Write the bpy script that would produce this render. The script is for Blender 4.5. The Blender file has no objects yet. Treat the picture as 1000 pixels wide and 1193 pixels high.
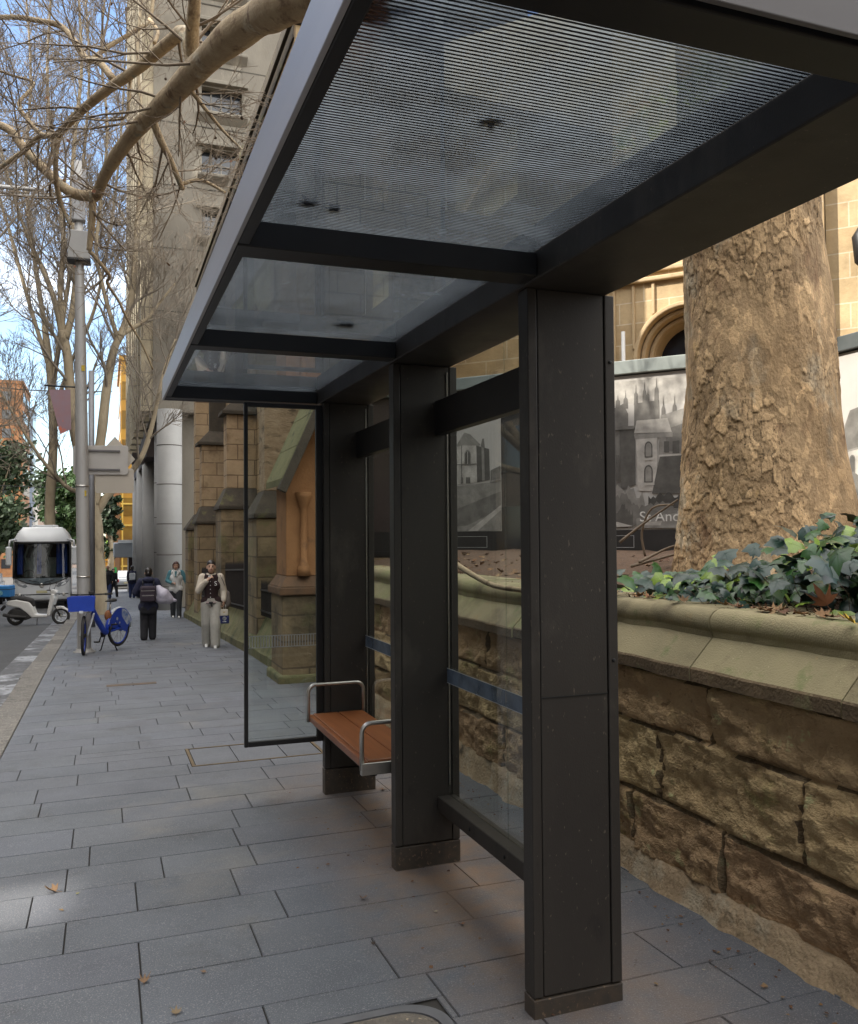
import bpy, math, random
from mathutils import Vector, Matrix, noise, Quaternion
R_=math.radians
rng=random.Random(7)
S=bpy.context.scene
COL=S.collection
# ------------------------------------------------------------------ camera (photo is 1000 x 1193)
FPX=1018.67; YAW=.355; PIT=.0269; ROL=-.007
_cy,_sy=math.cos(YAW),math.sin(YAW)
_f=Vector((_sy,_cy,0)); _r=Vector((_cy,-_sy,0)); _u=Vector((0,0,1))
FW=_f*math.cos(PIT)+_u*math.sin(PIT); U2=_u*math.cos(PIT)-_f*math.sin(PIT)
RT=_r*math.cos(ROL)+U2*math.sin(ROL); UP=U2*math.cos(ROL)-_r*math.sin(ROL)
def ray(px,py): return FW+RT*((px-500)/FPX)-UP*((py-596.5)/FPX)
def at(px,py,Y):            # the point seen at a pixel, on the plane y = Y across the street
    d=ray(px,py); return d*(Y/d.y)
def on(px,py,p0,n):         # the point seen at a pixel, on a wall
    d=ray(px,py); return d*(p0.dot(n)/d.dot(n))
cam=bpy.data.objects.new('camera',bpy.data.cameras.new('camera')); COL.objects.link(cam)
M=Matrix((RT,UP,-FW)).transposed().to_4x4(); cam.matrix_world=M
cam.data.sensor_fit='HORIZONTAL'; cam.data.sensor_width=36; cam.data.lens=36*FPX/1000
cam.data.clip_start=.05; cam.data.clip_end=5000
S.camera=cam
def gz(x,y):                # ground height: gentle fall along the street, steeper after 14 m
    z=-1.6+.0052*max(-14,min(x,14))
    z+= -.0221*min(y,14)
    if y>14: z+=-.037*(min(y,120)-14)
    return z
# ------------------------------------------------------------------ materials
MATS={}
def nt(name):
    m=bpy.data.materials.new(name); m.use_nodes=True; t=m.node_tree; t.nodes.clear(); MATS[name]=m
    return m,t,t.nodes,t.links
def N(ns,typ,**k):
    n=ns.new(typ)
    for a,b in k.items():
        if a in n.inputs.keys() if not hasattr(n,a) else False: n.inputs[a].default_value=b
        else: setattr(n,a,b)
    return n
def c4(c): return (c[0],c[1],c[2],1)
def ramp(ns,pts):
    r=ns.new('ShaderNodeValToRGB'); e=r.color_ramp.elements
    while len(e)<len(pts): e.new(.5)
    for el,(p,c) in zip(e,pts): el.position=p; el.color=c4(c) if hasattr(c,'__len__') else (c,c,c,1)
    return r
def mat(name,base,var=None,scale=4,rough=.6,metal=0,bump=0,bscale=30,attr=False,detail=6,stretch=(1,1,1),spec=.5,coat=0,
        speck=None,blot=None,rvar=0,world=False):
    m,t,ns,ln=nt(name)
    out=ns.new('ShaderNodeOutputMaterial'); p=ns.new('ShaderNodeBsdfPrincipled'); ln.new(p.outputs[0],out.inputs[0])
    p.inputs['Roughness'].default_value=rough; p.inputs['Metallic'].default_value=metal
    p.inputs['Specular IOR Level'].default_value=spec; p.inputs['Coat Weight'].default_value=coat
    if world:
        g=ns.new('ShaderNodeNewGeometry'); src=g.outputs['Position']
    else:
        g=ns.new('ShaderNodeTexCoord'); src=g.outputs['Object']
    mp=ns.new('ShaderNodeMapping'); mp.inputs['Scale'].default_value=stretch; ln.new(src,mp.inputs['Vector']); vec=mp.outputs[0]
    var=var if var is not None else tuple(x*.82 for x in base)
    no=ns.new('ShaderNodeTexNoise'); no.inputs['Scale'].default_value=scale; no.inputs['Detail'].default_value=detail; no.inputs['Roughness'].default_value=.6
    ln.new(vec,no.inputs['Vector'])
    rp=ramp(ns,[(.32,base),(.68,var)]); ln.new(no.outputs['Fac'],rp.inputs[0]); col=rp.outputs[0]
    def mix(col,c2,fac,mode='MIX'):
        x=ns.new('ShaderNodeMix'); x.data_type='RGBA'; x.blend_type=mode
        if hasattr(fac,'default_value'): ln.new(fac,x.inputs[0])
        else: x.inputs[0].default_value=fac
        ln.new(col,x.inputs[6])
        if hasattr(c2,'default_value'): ln.new(c2,x.inputs[7])
        else: x.inputs[7].default_value=c4(c2)
        return x.outputs[2]
    for (c2,sc,lo,hi) in (blot or []):
        n2=ns.new('ShaderNodeTexNoise'); n2.inputs['Scale'].default_value=sc; n2.inputs['Detail'].default_value=7; n2.inputs['Roughness'].default_value=.65
        mp2=ns.new('ShaderNodeMapping'); mp2.inputs['Location'].default_value=(sc*3.7,sc*1.3,lo*9); ln.new(vec,mp2.inputs['Vector']); ln.new(mp2.outputs[0],n2.inputs['Vector'])
        r2=ramp(ns,[(lo,0),(hi,1)]); ln.new(n2.outputs['Fac'],r2.inputs[0]); col=mix(col,c2,r2.outputs[0])
    if speck:
        c2,sc,lo,hi=speck
        n2=ns.new('ShaderNodeTexNoise'); n2.inputs['Scale'].default_value=sc; n2.inputs['Detail'].default_value=2; ln.new(vec,n2.inputs['Vector'])
        r2=ramp(ns,[(lo,0),(hi,1)]); ln.new(n2.outputs['Fac'],r2.inputs[0]); col=mix(col,c2,r2.outputs[0])
    if attr:
        a=ns.new('ShaderNodeAttribute'); a.attribute_name='Col'; col=mix(col,a.outputs['Color'],1.0,'MULTIPLY')
    ln.new(col,p.inputs['Base Color'])
    if rvar:
        mr=ns.new('ShaderNodeMapRange'); mr.inputs['To Min'].default_value=rough-rvar; mr.inputs['To Max'].default_value=rough+rvar
        ln.new(no.outputs['Fac'],mr.inputs['Value']); ln.new(mr.outputs[0],p.inputs['Roughness'])
    if bump:
        n3=ns.new('ShaderNodeTexNoise'); n3.inputs['Scale'].default_value=bscale; n3.inputs['Detail'].default_value=6; ln.new(vec,n3.inputs['Vector'])
        b=ns.new('ShaderNodeBump'); b.inputs['Strength'].default_value=bump; b.inputs['Distance'].default_value=.02; ln.new(n3.outputs['Fac'],b.inputs['Height']); ln.new(b.outputs[0],p.inputs['Normal'])
    m['p']=1
    return m
def bricks(name,c1,c2,mort,bw,bh,mw=.012,rough=.8,var=(.5,.5,.5),bump=.4,blot=None,off=.5,world=True):
    """coursed masonry; runs along x or y, courses along z"""
    m,t,ns,ln=nt(name)
    out=ns.new('ShaderNodeOutputMaterial'); p=ns.new('ShaderNodeBsdfPrincipled'); ln.new(p.outputs[0],out.inputs[0]); p.inputs['Roughness'].default_value=rough
    if world: g=ns.new('ShaderNodeNewGeometry'); src=g.outputs['Position']
    else: g=ns.new('ShaderNodeTexCoord'); src=g.outputs['Object']
    sp=ns.new('ShaderNodeSeparateXYZ'); ln.new(src,sp.inputs[0])
    ad=ns.new('ShaderNodeMath'); ad.operation='ADD'; ln.new(sp.outputs[0],ad.inputs[0]); ln.new(sp.outputs[1],ad.inputs[1])
    cb=ns.new('ShaderNodeCombineXYZ'); ln.new(ad.outputs[0],cb.inputs[0]); ln.new(sp.outputs[2],cb.inputs[1])
    b=ns.new('ShaderNodeTexBrick'); b.offset=off; b.inputs['Color1'].default_value=c4(c1); b.inputs['Color2'].default_value=c4(c2); b.inputs['Mortar'].default_value=c4(mort)
    b.inputs['Scale'].default_value=1; b.inputs['Mortar Size'].default_value=mw; b.inputs['Brick Width'].default_value=bw; b.inputs['Row Height'].default_value=bh; b.inputs['Bias'].default_value=0
    ln.new(cb.outputs[0],b.inputs['Vector']); col=b.outputs['Color']
    no=ns.new('ShaderNodeTexNoise'); no.inputs['Scale'].default_value=1.6; no.inputs['Detail'].default_value=8; no.inputs['Roughness'].default_value=.65; ln.new(src,no.inputs['Vector'])
    r=ramp(ns,[(.3,.62),(.7,1.2)]); ln.new(no.outputs['Fac'],r.inputs[0])
    x=ns.new('ShaderNodeMix'); x.data_type='RGBA'; x.blend_type='MULTIPLY'; x.inputs[0].default_value=.85; ln.new(col,x.inputs[6]); ln.new(r.outputs[0],x.inputs[7]); col=x.outputs[2]
    for (c2_,sc,lo,hi) in (blot or []):
        n2=ns.new('ShaderNodeTexNoise'); n2.inputs['Scale'].default_value=sc; n2.inputs['Detail'].default_value=7; n2.inputs['Roughness'].default_value=.65
        mp=ns.new('ShaderNodeMapping'); mp.inputs['Location'].default_value=(sc*2.1,lo*31,5); ln.new(src,mp.inputs['Vector']); ln.new(mp.outputs[0],n2.inputs['Vector'])
        r2=ramp(ns,[(lo,0),(hi,1)]); ln.new(n2.outputs['Fac'],r2.inputs[0])
        x=ns.new('ShaderNodeMix'); x.data_type='RGBA'; ln.new(r2.outputs[0],x.inputs[0]); ln.new(col,x.inputs[6]); x.inputs[7].default_value=c4(c2_); col=x.outputs[2]
    ln.new(col,p.inputs['Base Color'])
    if bump:
        n3=ns.new('ShaderNodeTexNoise'); n3.inputs['Scale'].default_value=14; n3.inputs['Detail'].default_value=8; ln.new(src,n3.inputs['Vector'])
        ma=ns.new('ShaderNodeMath'); ma.operation='MULTIPLY_ADD'; ln.new(b.outputs['Fac'],ma.inputs[0]); ma.inputs[1].default_value=-.7; ln.new(n3.outputs['Fac'],ma.inputs[2])
        bp=ns.new('ShaderNodeBump'); bp.inputs['Strength'].default_value=bump; bp.inputs['Distance'].default_value=.03; ln.new(ma.outputs[0],bp.inputs['Height']); ln.new(bp.outputs[0],p.inputs['Normal'])
    return m
def schlick(ns,ln,f0):
    lw=ns.new('ShaderNodeLayerWeight'); lw.inputs[0].default_value=.5
    pw=ns.new('ShaderNodeMath'); pw.operation='POWER'; pw.inputs[1].default_value=5; ln.new(lw.outputs['Facing'],pw.inputs[0])
    ma=ns.new('ShaderNodeMath'); ma.operation='MULTIPLY_ADD'; ma.inputs[1].default_value=1-f0; ma.inputs[2].default_value=f0; ln.new(pw.outputs[0],ma.inputs[0]); return ma.outputs[0]
def glass(name,tint=(.93,.95,.95),ior=1.5,haze=0,hazecol=(.5,.55,.6)):
    m,t,ns,ln=nt(name)
    out=ns.new('ShaderNodeOutputMaterial'); tr=ns.new('ShaderNodeBsdfTransparent'); tr.inputs[0].default_value=c4(tint)
    gl=ns.new('ShaderNodeBsdfGlossy'); gl.inputs['Roughness'].default_value=.01; fr=schlick(ns,ln,((ior-1)/(ior+1))**2)
    mx=ns.new('ShaderNodeMixShader'); ln.new(fr,mx.inputs[0]); ln.new(tr.outputs[0],mx.inputs[1]); ln.new(gl.outputs[0],mx.inputs[2])
    res=mx.outputs[0]
    if haze:
        df=ns.new('ShaderNodeBsdfDiffuse'); df.inputs[0].default_value=c4(hazecol)
        no=ns.new('ShaderNodeTexNoise'); no.inputs['Scale'].default_value=6; no.inputs['Detail'].default_value=8
        tc=ns.new('ShaderNodeTexCoord'); ln.new(tc.outputs['Object'],no.inputs['Vector'])
        mr=ns.new('ShaderNodeMapRange'); mr.inputs['From Min'].default_value=.3; mr.inputs['From Max'].default_value=.75; mr.inputs['To Min'].default_value=haze*.4; mr.inputs['To Max'].default_value=haze*1.6; ln.new(no.outputs['Fac'],mr.inputs['Value'])
        m2=ns.new('ShaderNodeMixShader'); ln.new(mr.outputs[0],m2.inputs[0]); ln.new(res,m2.inputs[1]); ln.new(df.outputs[0],m2.inputs[2]); res=m2.outputs[0]
    ln.new(res,out.inputs[0]); return m
def emis(name,c,s):
    m,t,ns,ln=nt(name); out=ns.new('ShaderNodeOutputMaterial'); e=ns.new('ShaderNodeEmission'); e.inputs[0].default_value=c4(c); e.inputs[1].default_value=s; ln.new(e.outputs[0],out.inputs[0]); return m
# ------------------------------------------------------------------ mesh builder
ORG={}
class MB:
    def __init__(s): s.v=[];s.f=[];s.mi=[];s.sm=[];s.fc=[];s.cur=(1,1,1)
    def add(s,vs,fs,mi=0,sm=False):
        o=len(s.v); s.v+= [tuple(p) for p in vs]
        for f in fs: s.f.append(tuple(i+o for i in f)); s.mi.append(mi); s.sm.append(sm); s.fc.append(s.cur)
        return s
    def box(s,x0,x1,y0,y1,z0,z1,mi=0):
        v=[(x,y,z) for z in (z0,z1) for y in (y0,y1) for x in (x0,x1)]
        return s.add(v,[(0,2,3,1),(4,5,7,6),(0,1,5,4),(2,6,7,3),(0,4,6,2),(1,3,7,5)],mi)
    def obb(s,c,a,b,d,mi=0):
        c,a,b,d=map(Vector,(c,a,b,d)); v=[c+a*i+b*j+d*k for k in (-1,1) for j in (-1,1) for i in (-1,1)]
        fs=[(0,2,3,1),(4,5,7,6),(0,1,5,4),(2,6,7,3),(0,4,6,2),(1,3,7,5)]
        if a.cross(b).dot(d)<0: fs=[f[::-1] for f in fs]
        return s.add(v,fs,mi)
    def prism(s,poly,ax,a0,a1,mi=0):
        n=len(poly)
        def P(p,a): return (a,p[0],p[1]) if ax=='x' else (p[0],a,p[1]) if ax=='y' else (p[0],p[1],a)
        v=[P(p,a0) for p in poly]+[P(p,a1) for p in poly]
        fs=[tuple(range(n)),tuple(range(2*n-1,n-1,-1))]+[(i,i+n,(i+1)%n+n,(i+1)%n) for i in range(n)]
        ar=sum(poly[i][0]*poly[(i+1)%n][1]-poly[(i+1)%n][0]*poly[i][1] for i in range(n))
        if (ar>0)!=(ax=='y'): fs=[f[::-1] for f in fs]
        return s.add(v,fs,mi)
    def tube(s,pts,rads,n=8,mi=0,cap=True,sm=True):
        pts=[Vector(p) for p in pts]; k=len(pts)
        if not hasattr(rads,'__len__'): rads=[rads]*k
        v=[];prev=None
        for i in range(k):
            t=(pts[min(i+1,k-1)]-pts[max(i-1,0)])
            if t.length<1e-9: t=Vector((0,0,1))
            t.normalize()
            if prev is None:
                a=Vector((0,0,1)) if abs(t.z)<.9 else Vector((1,0,0)); prev=(a-t*a.dot(t)).normalized()
            else:
                prev=prev-t*prev.dot(t)
                if prev.length<1e-6: prev=t.orthogonal()
                prev.normalize()
            b=t.cross(prev); r=rads[i]
            for j in range(n):
                w=2*math.pi*j/n; v.append(pts[i]+prev*(r*math.cos(w))+b*(r*math.sin(w)))
        fs=[(i*n+j,i*n+(j+1)%n,(i+1)*n+(j+1)%n,(i+1)*n+j) for i in range(k-1) for j in range(n)]
        if cap: fs+=[tuple(range(n-1,-1,-1)),tuple((k-1)*n+j for j in range(n))]
        return s.add(v,fs,mi,sm)
    def lathe(s,prof,c=(0,0,0),n=24,mi=0,axis=(0,0,1),sm=True):
        q=Vector((0,0,1)).rotation_difference(Vector(axis)); c=Vector(c); v=[]
        for r,z in prof:
            for j in range(n):
                w=2*math.pi*j/n; v.append(c+q@Vector((r*math.cos(w),r*math.sin(w),z)))
        k=len(prof); fs=[(i*n+j,i*n+(j+1)%n,(i+1)*n+(j+1)%n,(i+1)*n+j) for i in range(k-1) for j in range(n)]
        if prof[0][0]>1e-5: fs.append(tuple(range(n-1,-1,-1)))
        if prof[-1][0]>1e-5: fs.append(tuple((k-1)*n+j for j in range(n)))
        return s.add(v,fs,mi,sm)
    def ell(s,c,r,n=14,m=9,mi=0,rot=None):
        c=Vector(c); r=(r,r,r) if not hasattr(r,'__len__') else r; v=[];fs=[]
        for i in range(m+1):
            a=math.pi*i/m
            for j in range(n):
                w=2*math.pi*j/n; p=Vector((r[0]*math.sin(a)*math.cos(w),r[1]*math.sin(a)*math.sin(w),-r[2]*math.cos(a)))
                v.append(c+(rot@p if rot else p))
        for i in range(m):
            for j in range(n): fs.append((i*n+j,i*n+(j+1)%n,(i+1)*n+(j+1)%n,(i+1)*n+j))
        return s.add(v,fs,mi,True)
    def cap_(s,a,b,ra,rb,n=12,mi=0):       # tapered capsule
        a,b=Vector(a),Vector(b); d=(b-a); L=d.length; d=d.normalized() if L>1e-6 else Vector((0,0,1)); pts=[];rs=[]
        for k in range(5):
            w=math.pi/2*k/4; pts.append(a-d*ra*math.cos(w)); rs.append(max(1e-4,ra*math.sin(w)))
        for k in range(5):
            w=math.pi/2*k/4; pts.append(b+d*rb*math.sin(w)); rs.append(max(1e-4,rb*math.cos(w)))
        return s.tube(pts,rs,n,mi)
    def chain(s,pts,rs,n=12,mi=0):
        for i in range(len(pts)-1): s.cap_(pts[i],pts[i+1],rs[i],rs[i+1],n,mi)
        return s
    def poly(s,pts,mi=0): return s.add(pts,[tuple(range(len(pts)))],mi)
    def build(s,name,mats,parent=None,bevel=0,seg=2,remesh=0,subsurf=0,local=False,smooth=False,solid=0,col=False,org=None):
        me=bpy.data.meshes.new(name); off=Vector((0,0,0))
        if parent is not None and not local: off=ORG.get(parent.name,off)
        if org is not None: off=Vector(org)
        me.from_pydata([(p[0]-off.x,p[1]-off.y,p[2]-off.z) for p in s.v],[],s.f)
        if not isinstance(mats,(list,tuple)): mats=[mats]
        for m in mats: me.materials.append(m)
        me.polygons.foreach_set('material_index',s.mi)
        me.polygons.foreach_set('use_smooth',[True]*len(s.f) if (smooth or remesh or subsurf) else s.sm)
        if col:
            ca=me.color_attributes.new('Col','FLOAT_COLOR','CORNER'); buf=[]
            for f,c in zip(s.f,s.fc): buf+= [c[0],c[1],c[2],1]*len(f)
            ca.data.foreach_set('color',buf)
        me.update()
        o=bpy.data.objects.new(name,me); COL.objects.link(o)
        if org is not None: o.location=org
        if parent is not None:
            o.parent=parent; ORG[o.name]=Vector((0,0,0)) if local else ORG.get(parent.name,Vector((0,0,0)))
        else: ORG[o.name]=off
        if remesh:
            r=o.modifiers.new('r','REMESH'); r.mode='VOXEL'; r.voxel_size=remesh; r.use_smooth_shade=True
            k=o.modifiers.new('s','SMOOTH'); k.iterations=4; k.factor=.5
        if solid:
            k=o.modifiers.new('t','SOLIDIFY'); k.thickness=solid; k.offset=0
        if bevel:
            b=o.modifiers.new('b','BEVEL'); b.width=bevel; b.segments=seg; b.limit_method='ANGLE'; b.angle_limit=R_(40)
            try: b.harden_normals=False
            except Exception: pass
        if subsurf:
            k=o.modifiers.new('u','SUBSURF'); k.levels=subsurf; k.render_levels=subsurf
        return o
def tag(o,label=None,cat=None,group=None,kind=None):
    if label: o['label']=label
    if cat: o['category']=cat
    if group: o['group']=group
    if kind: o['kind']=kind
    return o
def thing(name,label,cat,loc,rz=0,group=None):
    o=bpy.data.objects.new(name,None); COL.objects.link(o); o.location=loc; o.rotation_euler=(0,0,rz); o.empty_display_size=.2
    ORG[o.name]=Vector(loc); return tag(o,label,cat,group)
def text(body,name,m,parent,loc,rot,size,ext=.002,align='CENTER'):
    cu=bpy.data.curves.new(name,'FONT'); cu.body=body; cu.size=size; cu.extrude=ext; cu.align_x=align; cu.align_y='CENTER'; cu.materials.append(m)
    tmp=bpy.data.objects.new(name,cu); COL.objects.link(tmp); bpy.context.view_layer.update()
    me=bpy.data.meshes.new_from_object(tmp.evaluated_get(bpy.context.evaluated_depsgraph_get())); bpy.data.objects.remove(tmp)
    o=bpy.data.objects.new(name,me); COL.objects.link(o); o.parent=parent; o.location=loc; o.rotation_euler=rot; return o
# shared materials
sand1,sand2=(.36,.21,.095),(.27,.15,.065)
M_metal=mat('dark_bronze_metal',(.046,.040,.034),(.035,.030,.026),scale=2.2,rough=.5,metal=.0,spec=.30,bump=.06,bscale=300,rvar=.14,speck=((.11,.09,.07),90,.70,.75),stretch=(1,1,.45),blot=[((.085,.073,.060),3.5,.57,.77),((.020,.018,.017),6,.60,.75)])
M_metal2=mat('black_metal',(.022,.020,.019),(.015,.014,.014),scale=5,rough=.45,spec=.35)
M_fascia=mat('brushed_bronze_metal',(.45,.425,.42),(.38,.36,.355),scale=1.2,rough=.38,metal=.3,stretch=(1,.3,6))
M_steel=mat('brushed_steel',(.55,.52,.47),(.45,.43,.40),scale=20,rough=.32,metal=.9)
M_wood=mat('oiled_timber',(.30,.105,.035),(.20,.062,.02),scale=3,rough=.38,stretch=(9,.6,9),detail=8,bump=.08,bscale=30,spec=.5)
M_glass=glass('clear_glass',(.90,.93,.92))
M_band=glass('frosted_band',(.50,.58,.68),haze=.5,hazecol=(.26,.33,.42))
M_bandline=mat('band_line',(.55,.58,.58),rough=.6)
# ================================================================== SETTING
M_ground=mat('bare_ground',(.10,.09,.08),(.08,.07,.06),scale=.3,rough=.9,world=True)
M_road=mat('asphalt',(.062,.061,.062),(.045,.045,.047),scale=.5,rough=.85,bump=.3,bscale=120,speck=((.14,.14,.14),160,.6,.72),world=True,blot=[((.030,.030,.032),.7,.55,.7)])
M_paver=mat('basalt_paver',(.108,.115,.129),(.080,.085,.097),scale=1.7,rough=.62,bump=.25,bscale=140,attr=True,speck=((.25,.25,.25),190,.56,.72),world=True,
   blot=[((.062,.062,.066),2.2,.56,.74),((.17,.15,.12),9,.68,.76),((.045,.045,.045),34,.70,.725),((.16,.15,.135),.9,.58,.74)],rvar=.12)
_t=M_paver.node_tree; _n=_t.nodes; _l=_t.links; _p=[q for q in _n if q.type=='BSDF_PRINCIPLED'][0]; _c=_p.inputs['Base Color'].links[0].from_socket
_g=_n.new('ShaderNodeNewGeometry'); _s=_n.new('ShaderNodeSeparateXYZ'); _l.new(_g.outputs['Position'],_s.inputs[0])
def _m(op,a,b=0,cl=False):
    q=_n.new('ShaderNodeMath'); q.operation=op; q.use_clamp=cl
    for i,w in enumerate((a,b)):
        if hasattr(w,'default_value'): _l.new(w,q.inputs[i])
        else: q.inputs[i].default_value=w
    return q.outputs[0]
_dx=_m('SUBTRACT',1.0,_m('MULTIPLY',_m('ABSOLUTE',_m('SUBTRACT',_s.outputs[0],1.62)),1.5),True); _dy=_m('SUBTRACT',1.0,_m('MULTIPLY',_m('ABSOLUTE',_m('SUBTRACT',_s.outputs[1],4.3)),.42),True)
_no=_n.new('ShaderNodeTexNoise'); _no.inputs['Scale'].default_value=5; _no.inputs['Detail'].default_value=9; _no.inputs['Roughness'].default_value=.7; _l.new(_g.outputs['Position'],_no.inputs['Vector'])
_f=_m('MULTIPLY',_m('MULTIPLY',_m('POWER',_dx,.8),_m('POWER',_dy,.5)),_m('MULTIPLY',_m('SUBTRACT',_no.outputs['Fac'],.30),3.2,True))
_x=_n.new('ShaderNodeMix'); _x.data_type='RGBA'; _l.new(_m('MULTIPLY',_f,1.0,True),_x.inputs[0]); _l.new(_c,_x.inputs[6]); _x.inputs[7].default_value=(.21,.135,.080,1); _l.new(_x.outputs[2],_p.inputs['Base Color'])
M_grout=mat('dark_joint',(.038,.034,.029),rough=.95)
M_kerb=mat('granite_kerb',(.165,.155,.143),(.095,.090,.084),scale=12,rough=.85,bump=.7,bscale=45,attr=True,speck=((.32,.28,.24),70,.55,.7),world=True)
M_gutter=mat('painted_gutter',(.10,.10,.105),(.08,.08,.085),scale=3,rough=.8,bump=.4,bscale=40,world=True,blot=[((.30,.31,.33),1.1,.47,.60),((.05,.045,.04),7,.56,.62)])
XK0,XK1,XG=-.79,-1.10,-1.52
def sheet(name,x0,x1,ys,dz,m,nx=1):
    b=MB(); v=[]
    for y in ys:
        for i in range(nx+1):
            x=x0+(x1-x0)*i/nx; v.append((x,y,gz(x,y)+dz))
    k=nx+1; fs=[(j*k+i,j*k+i+1,(j+1)*k+i+1,(j+1)*k+i) for j in range(len(ys)-1) for i in range(nx)]
    b.add(v,fs); o=b.build(name,m); o['kind']='structure'; return o
ys=[-30,-10,0,7,14,16,20,30,40,60,80,100,120,200,400]
sheet('ground',-2500,2500,[-2500,-300]+ys+[2500],-.32,M_ground,nx=12)
sheet('road',-11.5,XG+.06,ys,-.13,M_road,nx=2)
sheet('side_street',-60,60,[74.5,80,85,89],-.10,M_road,nx=4)
sheet('gutter',XG,XK1+.02,ys[:13],-.124,M_gutter)
# kerb of separate granite blocks
b=MB(); y=-6
while y<73:
    L=rng.uniform(.9,1.3) if y<30 else 3; g0,g1=gz(XK0,y),gz(XK0,y+L); v=.8+.4*rng.random(); b.cur=(v,v,v*.98)
    x1=XK0-.006; x0=XK1+rng.uniform(-.012,.012)
    b.add([(x0,y+.006,g0-.3),(x1,y+.006,g0-.3),(x0+.02,y+.006,g0),(x1,y+.006,g0+.002),(x0,y+L-.006,g1-.3),(x1,y+L-.006,g1-.3),(x0+.02,y+L-.006,g1),(x1,y+L-.006,g1+.002)],
      [(0,1,3,2),(4,6,7,5),(0,2,6,4),(1,5,7,3),(2,3,7,6)])
    y+=L
o=b.build('kerb',M_kerb,col=True,bevel=.012); o['kind']='structure'
# opposite kerb and pavement
sheet('far_footpath',-16,-11.5,ys[:13],.0,M_paver,nx=1)
# footpath: paving bed and individual stones
sheet('paving_bed',XK0,3.2,ys[:13],-.012,M_grout,nx=1)
b=MB(); y=-4.18; row=0
PITS=[(.63,1.67,6.93,7.58),(.48,1.12,2.2,2.985)]
def in_pit(x0,x1,y0,y1): return any(x1>p[0] and x0<p[1] and y1>p[2] and y0<p[3] for p in PITS)
while y<73:
    d=(.335 if row%3 else .38) if y<30 else .7
    x=XK0-(rng.random()*.8); xe=2.75
    gap=.0022
    while x<xe:
        L=rng.choice([.46,.62,.92,.92,.78]) if y<30 else 1.4
        a0=max(x,XK0)+gap; a1=min(x+L,xe)-gap
        if a1-a0>.03:
            v=rng.uniform(.94,1.06); b.cur=(v*rng.uniform(.985,1.01),v,v*rng.uniform(.99,1.03)); h=rng.uniform(-.0012,.0012)
            segs=[(a0,a1,y+gap,y+d-gap)]
            for p in PITS:
                ns_=[]
                for (u0,u1,w0,w1) in segs:
                    if u1<=p[0] or u0>=p[1] or w1<=p[2] or w0>=p[3]: ns_.append((u0,u1,w0,w1)); continue
                    if w0<p[2]: ns_.append((u0,u1,w0,p[2]-.003))
                    if w1>p[3]: ns_.append((u0,u1,p[3]+.003,w1))
                    q0,q1=max(w0,p[2]),min(w1,p[3])
                    if u0<p[0]: ns_.append((u0,p[0]-.003,q0,q1))
                    if u1>p[1]: ns_.append((p[1]+.003,u1,q0,q1))
                segs=ns_
            for (u0,u1,w0,w1) in segs:
                if u1-u0<.01 or w1-w0<.01: continue
                e=.0025; P=lambda X,Y,dz: (X,Y,gz(X,Y)+dz+h)
                t=[P(u0+e,w0+e,0),P(u1-e,w0+e,0),P(u1-e,w1-e,0),P(u0+e,w1-e,0)]; lo=[P(u0,w0,-.006),P(u1,w0,-.006),P(u1,w1,-.006),P(u0,w1,-.006)]
                b.add(t+lo,[(0,1,2,3),(4,5,1,0),(5,6,2,1),(6,7,3,2),(7,4,0,3)])
        x+=L
    y+=d; row+=1
o=b.build('footpath',M_paver,col=True); o['kind']='structure'
# pit covers and a drain strip set in the footpath
M_rim=mat('worn_brass_rim',(.17,.12,.06),(.09,.065,.04),scale=14,rough=.6,metal=.3)
def flat(b,x0,x1,y0,y1,dz,mi=0,th=.012):
    P=lambda X,Y,d:(X,Y,gz(X,Y)+d)
    v=[P(x0,y0,dz-th),P(x1,y0,dz-th),P(x1,y1,dz-th),P(x0,y1,dz-th),P(x0,y0,dz),P(x1,y0,dz),P(x1,y1,dz),P(x0,y1,dz)]
    b.add(v,[(4,5,6,7),(0,1,5,4),(1,2,6,5),(2,3,7,6),(3,0,4,7)],mi)
x0,x1,y0,y1=PITS[0]
t=thing('pit_cover','paved rectangular pit cover with worn brown rim in the footpath beyond the bench','pit cover',(1.15,7.25,gz(1.15,7.25)))
b=MB(); w=.022
for q in ((x0,x1,y0,y0+w),(x0,x1,y1-w,y1),(x0,x0+w,y0+w,y1-w),(x1-w,x1,y0+w,y1-w)): flat(b,*q,.003)
b.build('rim',M_rim,t); b=MB()
for (q0,q1) in ((x0+.03,.98),(.988,1.36),(1.368,x1-.03)): v=rng.uniform(.9,1.05); b.cur=(v,v,v); flat(b,q0,q1,y0+.03,y1-.03,.0)
b.build('lid',M_paver,t,col=True)
x0,x1,y0,y1=PITS[1]
t=thing('manhole_cover','round-cornered gritty concrete manhole cover at the near edge of the footpath','manhole cover',(.8,2.6,gz(.8,2.6)))
def rrect(x0,x1,y0,y1,r,n=8):
    o=[]
    for cx,cy,a in ((x1-r,y1-r,0),(x0+r,y1-r,90),(x0+r,y0+r,180),(x1-r,y0+r,270)):
        for k in range(n+1): w=R_(a+90*k/n); o.append((cx+r*math.cos(w),cy+r*math.sin(w)))
    return o
M_conc=mat('gritty_concrete',(.17,.145,.115),(.10,.088,.075),scale=18,rough=.9,bump=.6,bscale=90,speck=((.38,.30,.20),60,.62,.68))
def fprism(b,poly,d0,d1): 
    n=len(poly); b.add([(p[0],p[1],gz(*p)+d0) for p in poly]+[(p[0],p[1],gz(*p)+d1) for p in poly],[tuple(range(n,2*n))]+[(i,(i+1)%n,(i+1)%n+n,i+n) for i in range(n)])
b=MB(); fprism(b,rrect(x0+.05,x1-.05,y0+.05,y1-.05,.13),-.012,-.001); b.build('lid',M_conc,t)
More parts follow.
